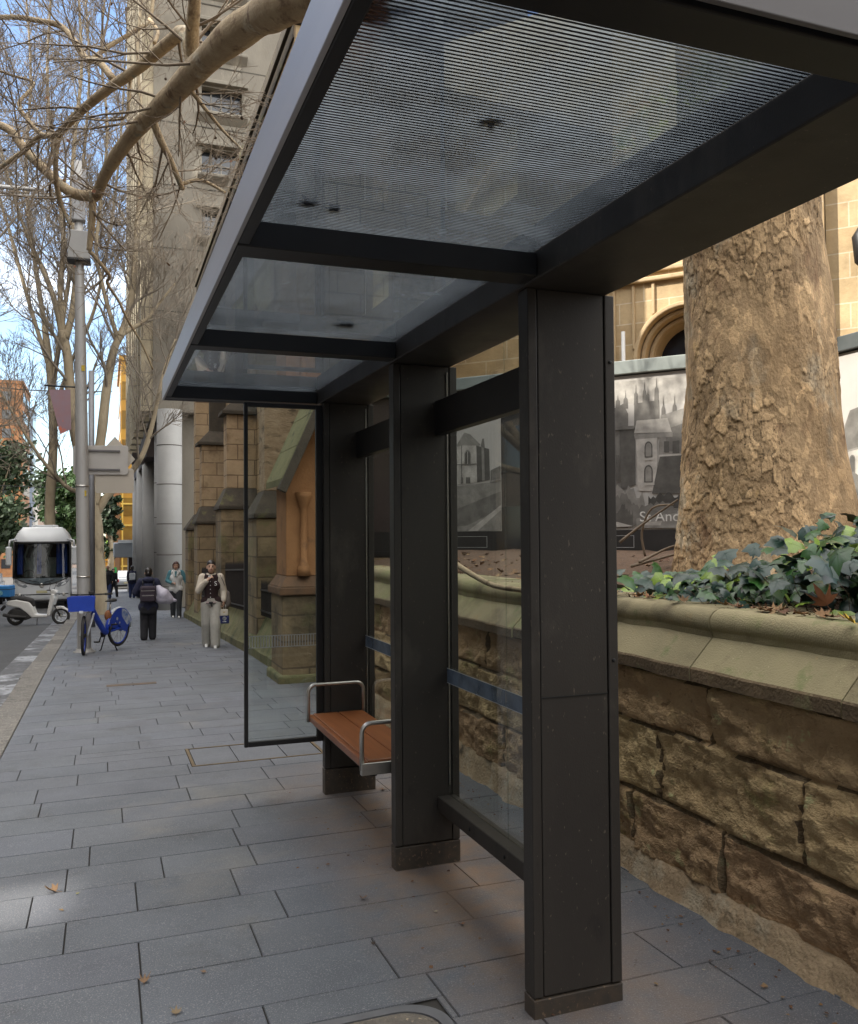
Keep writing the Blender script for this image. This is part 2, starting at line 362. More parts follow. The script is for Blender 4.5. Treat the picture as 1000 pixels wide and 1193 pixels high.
b=MB(); oo,ii=rrect(x0+.004,x1-.004,y0+.004,y1-.004,.15),rrect(x0+.043,x1-.043,y0+.043,y1-.043,.135); n=len(oo)
b.add([(p[0],p[1],gz(*p)+.001) for p in oo]+[(p[0],p[1],gz(*p)+.001) for p in ii]+[(p[0],p[1],gz(*p)-.011) for p in ii],
   [(i,(i+1)%n,(i+1)%n+n,i+n) for i in range(n)]+[(i+n,(i+1)%n+n,(i+1)%n+2*n,i+2*n) for i in range(n)])
b.build('rim',mat('rim_stone',(.12,.12,.125),(.09,.09,.095),scale=8,rough=.7),t)
b=MB(); flat(b,.02,.62,11.66,11.82,.004); o=b.build('drain_strip',mat('rusty_strip',(.13,.085,.05),(.06,.05,.045),scale=9,rough=.8)); tag(o,'narrow rusty drain strip let into the footpath before the blue bike','drain')
# ================================================================== BUS SHELTER
def zr(x,y): return .8265+.0122*y+.0028*x      # underside of the canopy
SH=thing('bus_shelter','dark bronze metal and glass bus shelter with flat striped glass canopy and timber bench','bus shelter',(1.55,4.2,gz(1.55,4.2)))
PX0,PX1,PT=1.377,1.726,.075; PY=[2.714,4.226,5.737]
M_seam=mat('seam_black',(.006,.006,.006),rough=.6)
for i,y in enumerate(PY):
    pb=-1.585+.012*(y-2.7); top=zr(PX0,y)-.001
    b=MB()
    b.box(PX0,PX0+.036,y,y+PT,pb,top); b.box(PX0+.0395,PX1-.0435,y+.004,y+PT-.004,pb,top); b.box(PX1-.040,PX1,y,y+PT,pb,top)
    p=b.build('post',M_metal,SH,bevel=.004)
    b=MB(); b.box(PX0+.03,PX1-.03,y+.012,y+PT-.012,pb,top-.002); b.build('seam',M_seam,p)
    b=MB(); b.box(PX0-.001,PX1+.001,y-.001,y+PT+.001,gz(PX0,y)-.05,pb-.006); b.build('plinth',mat('dusty_bronze_metal',(.040,.034,.029),(.075,.055,.038),scale=18,rough=.6,metal=.1,speck=((.16,.11,.07),60,.62,.7)) if i==0 else MATS['dusty_bronze_metal'],p,bevel=.003)
    b=MB()
    if i: b.box(PX1-.0575,PX1-.0535,y-.004,y+.004,pb+.28,top-.03); b.build('glazing_channel',M_steel,p) if i else None
    if i==0:
        for zz in (.62,-.45): b=MB(); b.lathe([(.0065,0),(.0065,.0035),(.004,.005),(0,.005)],(PX1-.02,y,zz),10,axis=(0,-1,0)); b.build('bolt',M_seam,p)
        b=MB(); b.box(PX0+.04,PX1-.044,y+.0005,y+.0042,-.567,-.564); b.build('panel_joint',M_seam,p)
# canopy frame
YN,YF,XO,XI0,XI1=1.115,5.97,.35,1.36,1.70
def canopy_box(b,x0,x1,y0,y1,d0,d1):
    v=[(x,y,zr(x,y)+d) for d in (d0,d1) for y in (y0,y1) for x in (x0,x1)]
    b.add(v,[(0,2,3,1),(4,5,7,6),(0,1,5,4),(2,6,7,3),(0,4,6,2),(1,3,7,5)])
b=MB(); canopy_box(b,XI0,XI1,YN+.006,YF-.006,0,.19); b.build('back_beam',M_metal,SH,bevel=.006)
b=MB()
for (y0,y1) in ((YN+.035,YN+.135),(2.60,2.715),(4.12,4.227),(5.85,YF-.012)): canopy_box(b,XO+.016,XI0-.002,y0,y1,.004,.085)
canopy_box(b,XO+.016,XO+.05,YN+.136,2.598,.008,.09);canopy_box(b,XO+.016,XO+.05,2.717,4.118,.008,.09);canopy_box(b,XO+.016,XO+.05,4.229,5.848,.008,.09)
b.build('cross_beam',M_metal2,SH,bevel=.004)
b=MB(); canopy_box(b,XO,XO+.012,YN,YF,.0,.135); b.build('fascia',M_fascia,SH,bevel=.002); b=MB(); canopy_box(b,XO+.0125,XI1,YN,YN+.012,.0,.135); b.build('end_fascia',mat('shaded_fascia_bronze',(.13,.12,.118),(.11,.10,.10),scale=2,rough=.5),SH,bevel=.002); b=MB(); canopy_box(b,XO+.0125,XI1,YF-.012,YF,.0,.135); b.build('end_fascia',MATS['shaded_fascia_bronze'],SH,bevel=.002)  # end plates: same paint as the side fascia, with shade put into the colour
# striped (fritted) glass of the roof
m,t_,ns,ln=nt('striped_roof_glass')
out=ns.new('ShaderNodeOutputMaterial'); tc=ns.new('ShaderNodeNewGeometry'); sp=ns.new('ShaderNodeSeparateXYZ'); ln.new(tc.outputs['Position'],sp.inputs[0])
mm=ns.new('ShaderNodeMath'); mm.operation='MULTIPLY'; mm.inputs[1].default_value=1/.0125; ln.new(sp.outputs[1],mm.inputs[0])
fr=ns.new('ShaderNodeMath'); fr.operation='FRACT'; ln.new(mm.outputs[0],fr.inputs[0])
rs=ramp(ns,[(.0,0),(.04,1),(.50,1),(.54,0)]); ln.new(fr.outputs[0],rs.inputs[0])
tr=ns.new('ShaderNodeBsdfTransparent'); tr.inputs[0].default_value=(.23,.30,.41,1)
tl=ns.new('ShaderNodeBsdfTranslucent'); tl.inputs[0].default_value=(.175,.20,.225,1)
no=ns.new('ShaderNodeTexNoise'); no.inputs['Scale'].default_value=2.2; no.inputs['Detail'].default_value=7; ln.new(tc.outputs['Position'],no.inputs['Vector']); no.inputs['Scale'].default_value=3.6; no.inputs['Detail'].default_value=10; no.inputs['Roughness'].default_value=.68
mr=ns.new('ShaderNodeMapRange'); mr.inputs['From Min'].default_value=.35; mr.inputs['From Max'].default_value=.7; mr.inputs['To Min'].default_value=.28; mr.inputs['To Max'].default_value=.75; ln.new(no.outputs['Fac'],mr.inputs['Value'])
mx=ns.new('ShaderNodeMixShader'); ln.new(mr.outputs[0],mx.inputs[0]); ln.new(tr.outputs[0],mx.inputs[1]); ln.new(tl.outputs[0],mx.inputs[2])
dk=ns.new('ShaderNodeBsdfPrincipled'); dk.inputs['Base Color'].default_value=(.015,.017,.022,1); dk.inputs['Roughness'].default_value=.25
mx2=ns.new('ShaderNodeMixShader'); ln.new(rs.outputs[0],mx2.inputs[0]); ln.new(mx.outputs[0],mx2.inputs[1]); ln.new(dk.outputs[0],mx2.inputs[2])
gl=ns.new('ShaderNodeBsdfGlossy'); gl.inputs['Roughness'].default_value=.02; fz=schlick(ns,ln,.04)
mx3=ns.new('ShaderNodeMixShader'); ln.new(fz,mx3.inputs[0]); ln.new(mx2.outputs[0],mx3.inputs[1]); ln.new(gl.outputs[0],mx3.inputs[2]); ln.new(mx3.outputs[0],out.inputs[0])
M_roof=m
for (y0,y1) in ((YN+.013,2.657),(2.660,4.172),(4.176,YF-.013)):
    b=MB(); b.add([(x,y,zr(x,y)+.096) for x,y in ((XO+.013,y0),(XI0-.001,y0),(XI0-.001,y1),(XO+.013,y1))],[(0,3,2,1)]); b.build('roof_glass',M_roof,SH)
# back wall: rails, panes, bands
XG_=1.662
for k in (0,1):
    y0,y1=PY[k]+PT+.001,PY[k+1]-.001
    b=MB(); b.box(1.60,1.655,y0-.04 if k==9 else y0,y1,.52+.012*k,.695+.012*k); b.build('head_rail',M_metal2,SH,bevel=.004)
    if k==0: 
        b=MB(); b.box(1.60,1.70,y0,y1,-1.41,-1.335); o=b.build('foot_rail',M_metal,SH,bevel=.005)
        for yy in (3.05,3.42,3.80): b=MB(); b.lathe([(.009,0),(.009,.004),(0,.005)],(1.60,yy,-1.372),10,axis=(-1,0,0)); b.build('bolt',M_seam,o)
    else:
        b=MB(); b.box(1.60,1.70,y0,y1,-1.40,-1.325); b.build('foot_rail',M_metal,SH,bevel=.005)
    ym=y0+.73 if k==0 else y0+.70
    for (p0,p1) in ((y0,ym-.003),(ym+.003,y1)):
        b=MB(); b.box(XG_,XG_+.010,p0,p1,-1.334,zr(1.66,y0)-.004); g=b.build('back_pane',M_glass,SH)
        b=MB(); b.box(XG_-.002,XG_-.0008,p0,p1,-.760+.012*k,-.685+.012*k); b.build('frosted_band',M_band,g)
        b=MB(); b.box(XG_-.003,XG_-.0021,p0,p1,-.687+.012*k,-.684+.012*k); b.box(XG_-.003,XG_-.0021,p0,p1,-.761+.012*k,-.758+.012*k); b.build('band_edge',M_bandline,g)
# end panel across the footpath side
EY=5.775; EP=MB(); zt,zb=.885,-1.37
EP.box(.853,.878,EY,EY+.03,zb,zt); EP.box(.8785,1.332,EY,EY+.03,zb,zb+.032); EP.box(.8785,1.332,EY,EY+.03,zt-.028,zt); EP.box(1.332,1.376,EY,EY+.03,zb,zt)
ep=EP.build('end_panel',M_metal2,SH,bevel=.003)
b=MB(); b.box(.8785,1.332,EY+.012,EY+.018,zb+.032,zt-.028); b.build('end_pane',M_glass,ep)
b=MB(); x=.884
b.box(.8785,1.331,EY+.0105,EY+.0115,-.656,-.651); b.box(.8785,1.331,EY+.0105,EY+.0115,-.731,-.726)
while x<1.325: b.box(x,x+.006,EY+.0105,EY+.0115,-.726,-.656); x+=.0185
b.build('barred_band',mat('pale_film',(.30,.31,.31),rough=.5),ep)
# bench
zs=-1.165
b=MB(); b.box(1.255,1.285,4.40,5.69,zs-.045,zs-.004)
for x0,x1 in ((1.286,1.452),(1.457,1.625)): b.box(x0,x1,4.40,5.69,zs-.035,zs)
bench=b.build('bench',M_wood,SH,bevel=.006)
for y in (4.405,5.675):
    pts=[]; 
    def arc(cx,cz,r,a0,a1,n=6): return [(cx+r*math.cos(R_(a0+(a1-a0)*k/n)),y,cz+r*math.sin(R_(a0+(a1-a0)*k/n))) for k in range(n+1)]
    za=-.975; pts=[(1.252,y,zs-.05)]+arc(1.302,za-.05,.05,180,90)+arc(1.575,za-.05,.05,90,0)+[(1.625,y,zs-.05)]
    b=MB(); b.tube(pts,.0125,10); 
    b.build('armrest',M_steel,bench)
b=MB(); b.box(1.245,1.64,4.385,4.42,zs-.075,zs-.012); b.build('end_bracket',M_steel,bench,bevel=.004)
b=MB(); b.box(1.30,1.34,4.42,5.736,zs-.09,zs-.046); b.box(1.54,1.58,4.302,5.736,zs-.09,zs-.046); b.build('bearer',M_metal2,bench,bevel=.004)
# ================================================================== RETAINING WALL
M_rock=mat('rock_faced_sandstone',(.53,.40,.245),(.41,.295,.175),scale=4.5,rough=.92,attr=True,bump=.75,bscale=60,detail=11,stretch=(1,1,1.5),
   blot=[((.13,.080,.045),2.6,.58,.72),((.36,.33,.15),1.9,.60,.70),((.60,.46,.27),3.6,.61,.66),((.50,.48,.28),6,.63,.67),((.20,.13,.07),11,.62,.68)],speck=((.36,.25,.13),34,.66,.76))
M_cap=mat('mossy_sandstone_cap',(.30,.25,.145),(.225,.19,.11),scale=3,rough=.9,attr=True,bump=.25,bscale=130,blot=[((.20,.205,.080),1.3,.50,.68),((.31,.23,.12),5,.6,.7),((.13,.10,.06),2.2,.55,.70),((.15,.165,.065),6,.58,.70)],speck=((.42,.38,.24),110,.70,.76))
M_foot=mat('crumbling_mortar',(.42,.31,.19),(.26,.185,.11),scale=7,rough=.95,bump=.8,bscale=50,blot=[((.40,.33,.23),4.2,.52,.62),((.07,.05,.03),3,.6,.7)])
WY0,WY1=-4.0,9.95
W=thing('retaining_wall','low rough sandstone garden wall with mossy rounded coping behind the bus shelter','stone wall',(2.55,3,gz(2.55,3)))
courses=[(-.655,-.925,[]),(-.925,-1.27,[]),(-1.27,-1.57,[])]
anch=[3.18,3.57,3.11]; anch2=[None,2.63,None]; joints=[]
for ci in range(3):
    js=[anch[ci]]; y=anch[ci]
    if ci==1: js.append(2.63)
    y=min(js)
    while y>WY0: y-=rng.uniform(.75,1.15); js.append(y)
    y=max(js)
    while y<WY1: y+=rng.uniform(.65,1.1); js.append(y)
    joints.append(sorted(js))
def rockface(y,z):
    ci=0 if z>-.925 else 1 if z>-1.27 else 2
    zt,zb=courses[ci][0],courses[ci][1]; js=joints[ci]
    wy=y+.03*noise.noise((y*2,z*5,3)); wz=z+.018*noise.noise((y*2.3,z*2,7+ci))
    k=0
    while k<len(js)-1 and js[k+1]<wy: k+=1
    e=min(wy-js[k],js[min(k+1,len(js)-1)]-wy,(zt-wz)*1.0,(wz-zb)*1.0)
    e=max(0,e); t=min(1,e/.017); t=t*t*(3-2*t)
    seed=ci*17.3+k*5.1
    d=.016+.034*noise.fractal((y*2.1+seed,z*3.2,seed),1,2,3)+.026*noise.fractal((y*7+seed,z*10,1),.7,2,5)-.03*max(0,noise.noise((y*3.1+seed,z*6,2))-.25)
    d+=.022*abs(noise.noise((y*4+seed,z*5,9)))
    j=.0 if e>.006 else 1
    return -.006+t*(.016+d*.85), j, ci, k
b=MB(); dy=.0125; nyy=int((WY1-WY0)/dy); zz=[-.655-.0125*i for i in range(75)]; v=[];cl=[]
tint={}
for i in range(nyy+1):
    y=WY0+dy*i
    for z in zz:
        d,j,ci,k=rockface(y,z)
        if (ci,k) not in tint:
            q=rng.uniform(.75,1.25); g=rng.random(); q=.6+q*.4; tc_=((1.10,1.0,.90),(1.10,1.09,.92),(.96,.86,.76))[ci]; tint[(ci,k)]=(q*tc_[0],q*tc_[1]*(.97+.06*g),q*tc_[2])
        v.append((2.505-d,y,z)); cl.append((.36,.34,.31) if j else tint[(ci,k)])
nz=len(zz); fs=[];fc=[]
for i in range(nyy):
    for k in range(nz-1):
        fs.append((i*nz+k,i*nz+k+1,(i+1)*nz+k+1,(i+1)*nz+k)); fc.append(cl[i*nz+k])
b.add(v,fs,0,True); b.fc=fc; b.build('stonework',M_rock,W,col=True)
b=MB(); b.box(2.545,2.9,WY0,WY1,-2.0,-.66); b.build('backing',M_rock,W)
# footing of crumbling mortar
b=MB(); v=[]; nn=int((WY1-WY0)/.03)
for i in range(nn+1):
    y=WY0+.03*i; w=.05*noise.fractal((y*3,0,0),1,2,4); 
    prof=[(2.56,-1.53),(2.49-.02+w*.3,-1.545+w*.3),(2.455+w*.6,-1.60+w*.4),(2.44+w,gz(2.4,y)+.02+abs(w)*.3),(2.41+w,gz(2.4,y)-.02)]
    v+=[(x,y,z) for x,z in prof]
fs=[(i*5+k,i*5+k+1,(i+1)*5+k+1,(i+1)*5+k) for i in range(nn) for k in range(4)]
b.add(v,fs,0,True); b.build('footing',M_foot,W)
# coping stones
cp=[(2.62,-.335)]
for k in range(9):
    a=R_(75+k*140/8); cp.append((2.60+.062*math.cos(a),-.398+.062*math.sin(a)))
cp+=[(2.553,-.462),(2.43,-.588),(2.424,-.597),(2.424,-.650),(2.52,-.654),(2.52,-.70),(2.95,-.70),(2.95,-.335)]
js=[2.39-.85*k for k in range(1,8)]+[2.39,3.24]+[3.24+.9*k for k in range(1,8)]; js=sorted(js)
b=MB()
for y0,y1 in zip(js[:-1],js[1:]):
    q=rng.uniform(.88,1.12); b.cur=(q,q*rng.uniform(.98,1.03),q); off=rng.uniform(-.004,.004)
    ny=12; n=len(cp); v=[]
    for i in range(ny+1):
        y=y0+.004+(y1-y0-.008)*i/ny
        for x,z in cp:
            w=.006*noise.fractal((x*6,y*5,z*6),1,2,3) if x<2.7 else 0; v.append((x+w+off,y,z+w*.8+off*.5))
    fs=[(i*n+k,(i+1)*n+k,(i+1)*n+(k+1)%n,i*n+(k+1)%n) for i in range(ny) for k in range(n)]
    b.add(v,[f for i_,f in enumerate(fs) if i_%n<9],0,True); b.add(v,[f for i_,f in enumerate(fs) if i_%n>=9],0,False); b.add([v[k] for k in range(n)],[tuple(range(n))]); b.add([v[ny*n+k] for k in range(n)],[tuple(range(n-1,-1,-1))])
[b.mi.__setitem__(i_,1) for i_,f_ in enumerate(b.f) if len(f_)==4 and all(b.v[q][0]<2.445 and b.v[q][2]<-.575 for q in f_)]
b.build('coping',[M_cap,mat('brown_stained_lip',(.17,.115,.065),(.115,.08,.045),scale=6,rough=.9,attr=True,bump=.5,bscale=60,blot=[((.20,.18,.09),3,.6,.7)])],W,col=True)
# garden soil behind the wall
M_soil=mat('leaf_mulch',(.075,.048,.030),(.13,.075,.045),scale=16,rough=.95,bump=.8,bscale=60,blot=[((.20,.11,.06),26,.58,.66)],world=True)
b=MB(); v=[]; nx_,ny_=30,70
def soil(x,y): 
    t=min(1,max(0,(x-2.68)/1.6)); return -.365+.17*t*t*(3-2*t)+.035*noise.fractal((x*2.5,y*2.5,4),1,2,4)*min(1,t*6)
for j in range(ny_+1):
    for i in range(nx_+1):
        x=2.64+(9-2.64)*(i/nx_)**1.6; y=-3.9+14.5*j/ny_; v.append((x,y,soil(x,y)))
fs=[(j*(nx_+1)+i,j*(nx_+1)+i+1,(j+1)*(nx_+1)+i+1,(j+1)*(nx_+1)+i) for j in range(ny_) for i in range(nx_)]
b.add(v,fs,0,True); o=b.build('garden_soil',M_soil); o['kind']='structure'
# ================================================================== BIG PLANE TREE
M_bark=mat('plane_bark',(.60,.42,.235),(.45,.305,.165),scale=2.4,rough=.9,attr=True,bump=.5,bscale=70,detail=8,stretch=(1,1,.6),blot=[((.54,.44,.30),2.1,.59,.63),((.27,.16,.085),4,.56,.70),((.42,.36,.26),1.4,.58,.68),((.50,.34,.16),3.3,.63,.67)])
M_limb=mat('smooth_limb_bark',(.47,.37,.235),(.34,.25,.15),scale=6,rough=.85,bump=.6,bscale=40,blot=[((.52,.46,.34),2.4,.60,.66),((.20,.135,.08),7,.54,.66),((.26,.25,.19),3.5,.6,.68)])
M_twig=mat('twig_bark',(.26,.205,.145),(.16,.12,.085),scale=3,rough=.9)
TR=thing('plane_tree','huge old plane tree with thick flaking tan bark behind the garden wall','tree',(4.0,4.62,-.25))
def trunk_axis(z): return Vector((4.085-.045*z,4.62,z))
def trunk_r(z):
    r=.490-.040*(min(z,2)-.8)-.012*max(0,z-2)
    if z<.8: r+=.060*((.8-z)/.95)**1.5
    return r-.008
b=MB(); v=[];cl=[]; na=440; zsn=[-.55+.0092*i for i in range(480)]
for z in zsn:
    c=trunk_axis(z); R0=trunk_r(z)
    for k in range(na):
        w=2*math.pi*k/na; dx,dy_=math.cos(w),math.sin(w); px,py_=dx*.47,dy_*.47
        q=Vector((px*19,py_*19,z*9.5)); q+=Vector((noise.noise(q*.7),noise.noise(q*.7+Vector((9,0,0))),noise.noise(q*.7+Vector((0,9,0)))))*.9
        ds,ps=noise.voronoi(q); e=ds[1]-ds[0]; cv=noise.cell(ps[0]*13.7)
        d=.030*noise.fractal((px*3,py_*3,z*1.1),1,2,3)
        if z<.6: d+=.03*max(0,(.6-z))*math.sin(w*5+1.0)
        q2=Vector((px*34,py_*34,z*18)); q2+=Vector((noise.noise(q2*.6),noise.noise(q2*.6+Vector((5,0,0))),0))*.8
        ds2,ps2=noise.voronoi(q2); e2=ds2[1]-ds2[0]; c2=noise.cell(ps2[0]*7.1)
        rough_=.10+.80*max(0,min(1,2.6*(noise.noise((px*3,py_*3,z*1.3))+.08-.32*dx+.15*noise.noise((px*9,py_*9,z*5)))))
        pl=min(1,e/.055); d+=rough_*(.0045*cv*pl-.003*(1-pl)+.006*max(-.5,min(.5,(ps[0].z-q.z)))*pl) + rough_*(.003*c2*min(1,e2/.07)-.002*(1-min(1,e2/.07)))
        v.append((c.x+dx*(R0+d),c.y+dy_*(R0+d),z))
        s_=.95+.16*cv+.12*c2; 
        cl_=noise.cell((px*5+3*noise.noise(q*.12),py_*5,z*2.6+2*noise.noise(q*.15))); s_*=.93+.14*cl_
        if cv>.55: s_*=1.15
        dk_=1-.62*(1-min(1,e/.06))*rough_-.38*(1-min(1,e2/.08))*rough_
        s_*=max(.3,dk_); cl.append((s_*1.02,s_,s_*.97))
fs=[];fc=[]
for i in range(len(zsn)-1):
    for k in range(na):
        fs.append((i*na+k,i*na+(k+1)%na,(i+1)*na+(k+1)%na,(i+1)*na+k)); fc.append(cl[i*na+k])
b.add(v,fs,0,True); b.fc=fc
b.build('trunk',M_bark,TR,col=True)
# bare-branch growth
def grow(mb,p,d,L,r,lev,g,spread=.75,up=.12,kids=6,seg=4,mind=.005,leafs=None,minr=.004):
    p=Vector(p); d=Vector(d).normalized(); pts=[p.copy()]; ds=[d.copy()]
    for i in range(seg):
        d=(d+Vector((g.uniform(-1,1),g.uniform(-1,1),g.uniform(-1,1)))*.22+Vector((0,0,up))).normalized(); p=p+d*(L/seg); pts.append(p.copy()); ds.append(d.copy())
    r1=max(minr,r*.35); rs=[r+(r1-r)*i/seg for i in range(seg+1)]
    mb.tube(pts,rs,6 if r>.04 else 4 if r>.014 else 3,cap=False)
    if leafs is not None and lev<=1: leafs.append(pts[-1])
    if lev<=0: return
    for k in range(kids):
        t=.2+.8*(k+g.random()*.8)/kids; t=min(t,1); i=min(seg-1,int(t*seg)); f=t*seg-i; q=pts[i].lerp(pts[i+1],f); dd=ds[min(i+1,seg)]
        ax=dd.orthogonal().normalized(); ax.rotate(Quaternion(dd,g.uniform(0,6.283))); an=g.uniform(.45,1.0)*spread
        nd=dd.copy(); nd.rotate(Quaternion(ax,an))
        grow(mb,q,nd,L*g.uniform(.42,.68)*(1.1-.35*t),max(minr,rs[i]*g.uniform(.38,.6)),lev-1,g,spread,up,max(3,kids-1),max(2,seg-1),mind,leafs,minr)
def smooth_path(P,n=5):
    P=[Vector(p) for p in P]; o=[]
    for i in range(len(P)-1):
        p0=P[max(i-1,0)];p1=P[i];p2=P[i+1];p3=P[min(i+2,len(P)-1)]
        for k in range(n):
            t=k/n; o.append(.5*((2*p1)+(p2-p0)*t+(2*p0-5*p1+4*p2-p3)*t*t+(3*p1-p0-3*p2+p3)*t**3))
    o.append(P[-1]); return o
def limb(mb,P,r0,r1,n=5,sides=12,knob=.06):
    pts=smooth_path(P,n); k=len(pts); rs=[(r0+(r1-r0)*i/(k-1))*(1+knob*noise.noise(pts[i]*2.3)) for i in range(k)]
    mb.tube(pts,rs,sides); return pts,rs
LB=MB(); TW=MB(); g=random.Random(21)
top=trunk_axis(3.85)
mainP=[top+Vector((0,0,-.4)),(3.2,5.2,4.25),(2.2,5.9,4.25),at(350,-2,6.7),at(300,22,7.5),at(262,50,8.1),at(225,85,9.0),at(190,122,9.9),at(160,150,10.6),at(130,190,11.3),at(112,228,12.0)]
mp_,mr_=limb(LB,mainP,.215,.060,6,14,.16)
def sub(P,r0,r1,n=5,s=8): return limb(LB,P,r0,r1,n,s)
s2=sub([at(228,92,9.0),at(222,55,9.0),at(213,38,9.2),at(196,50,9.6),at(160,80,10.2),at(120,108,10.8),at(85,138,11.4),at(68,158,11.7)],.085,.045,5,10)
s3=sub([at(225,70,9.0),at(224,40,8.8),at(227,-2,8.5),at(230,-60,8.2)],.075,.05)
s4=sub([at(112,228,12.0),at(85,225,12.3),at(60,205,12.6),at(30,175,12.9),at(12,152,13.1),at(-20,138,13.3)],.075,.05,5,9)
s5=sub([at(108,226,12.0),at(107,260,12.1),at(104,292,12.2)],.05,.036); s6=sub([at(104,292,12.2),at(118,308,12.3),at(128,322,12.4),at(125,330,12.5),at(138,350,12.7),at(150,375,12.9),at(165,400,13.2),at(178,430,13.5)],.028,.012)
s7=sub([at(68,158,11.7),at(65,180,11.8),at(66,215,12.0),at(72,240,12.2),at(82,262,12.3)],.04,.02)
s8=sub([at(68,158,11.7),at(45,160,12),at(25,178,12.3),at(-8,200,12.6)],.04,.025)
s9=sub([at(178,140,10.2),at(188,165,10.3),at(198,185,10.4),at(212,218,10.6),at(213,214,10.6),at(235,210,10.6),at(262,224,10.4)],.045,.016)
s10=sub([at(220,102,9.2),at(238,125,9.3),at(260,152,9.4),at(282,174,9.4)],.025,.01)
s11=sub([at(132,92,10.6),at(115,72,10.8),at(100,68,11),at(85,45,11.2),at(70,30,11.4),at(45,24,11.6),at(20,20,11.8),at(-10,20,12)],.045,.03)
s12=sub([at(105,70,11),at(130,52,11),at(160,34,11),at(173,24,11),at(178,0,11),at(172,-15,11)],.03,.02)
s13=sub([at(180,50,9.9),at(184,36,10),at(174,22,10.2)],.02,.018)
s14=sub([at(152,92,10.4),at(150,118,10.4),at(146,136,10.5),at(125,140,10.7),at(100,138,10.9)],.02,.012)
s15=sub([at(68,158,11.7),at(48,156,11.8),at(30,136,11.9),at(22,120,12),at(35,105,12.1),at(38,95,12.2),at(15,88,12.3),at(-5,80,12.4)],.03,.016)
s16=sub([top+Vector((0,0,-.8)),(4.2,5.3,4.6),(4.3,6.2,6.5),(4.2,7.2,9)],.33,.16,5,12); s17=sub([top+Vector((0,0,-.6)),(4.5,4.2,4.9),(5.5,3.2,6.5),(6.2,2.2,8.5)],.28,.12,5,12)
s18=sub([(2.2,5.9,4.25),(1.6,4.8,4.9),(.8,3.6,5.7),(0,2.4,6.5)],.12,.05,5,9)
bough=LB.build('bough',M_limb,TR)
SEED=[]
for (P,Rr),k,lv,L in ((s2,9,2,1.3),(s3,6,2,1.4),(s4,8,2,1.2),(s5,4,2,1.0),(s6,10,1,.8),(s7,8,2,1.0),(s8,8,2,1.2),(s9,12,2,.9),(s10,9,2,.8),(s11,9,2,1.0),(s12,10,2,.9),(s14,6,1,.7),(s15,12,2,.8),((mp_[30:],mr_[30:]),13,2,1.2),(s16,14,3,2.4),(s17,12,3,2.4),(s18,14,3,1.9)):
    for q in range(k):
        i=min(len(P)-2,int((.15+.85*(q+g.random())/k)*(len(P)-1))); d=(P[i+1]-P[i]).normalized(); ax=d.orthogonal(); ax.rotate(Quaternion(d,g.uniform(0,6.28))); nd=d.copy(); nd.rotate(Quaternion(ax,g.uniform(.6,1.2)))
        grow(TW,P[i],nd,L*g.uniform(.6,1.2),min(Rr[i]*.4,.018),lv,g,.8,.05,6,4,leafs=SEED,minr=.0024)
TW.build('twigs',M_twig,TR)
b=MB()
for q in g.sample(SEED,110):
    c=g.choice([(.20,.085,.045),(.26,.13,.06),(.14,.06,.04)]); b.cur=tuple(u*2 for u in c); u=Vector((g.gauss(0,1),g.gauss(0,1),g.gauss(0,.6))).normalized(); w=u.orthogonal().normalized(); s_=g.uniform(.03,.06); e=u.cross(w)
    b.poly([q,q+w*s_*.6+e*s_*.5,q+w*s_*1.4,q+w*s_*.7-e*s_*.5])
M_hang=mat('hanging_dead_leaf',(.5,.5,.5),(.4,.4,.4),scale=20,rough=.85,attr=True); b.build('dead_leaves',M_hang,TR,col=True)['kind']='stuff'
b=MB(); 
for q in g.sample(SEED,90):
    if q.z>2.2: b.ell(q+Vector((0,0,-.07)),.017,7,5); b.tube([q,q+Vector((0,0,-.06))],.0018,3)
b.build('seed_balls',mat('seed_ball',(.06,.04,.025),rough=.95),TR)['kind']='stuff'
# ================================================================== LEAVES
def maple(b,r=.06,curl=.25,lobes=5,mi=0,g=rng):
    pts=[];n=lobes*4
    tips=[(90,1),(48,.86),(132,.86),(5,.6),(175,.6)]
    ang=[(-75,.16),(-35,.30),(5,.62),(22,.40),(30,.46),(47,.90),(60,.46),(68,.42),(78,.62),(90,1.05),(102,.62),(112,.42),(120,.46),(133,.90),(150,.46),(158,.40),(175,.62),(215,.30),(255,.16)]
    ctr=len(b.v); vs=[(0,0,0)]
    for a,q in ang:
        q*=r*g.uniform(.92,1.08); a=R_(a); x,y=q*math.cos(a),q*math.sin(a); vs.append((x,y,curl*(abs(x)*.7+ (q*q)/r*.4)*g.uniform(.7,1.2)))
    b.add(vs,[(0,i,i+1) for i in range(1,len(ang))]+[(0,len(ang),1)],mi,True)
    b.tube([(0,-.1*r,0),(0.05*r,-.8*r,.1*r)],.012*r+.0006,3,mi)
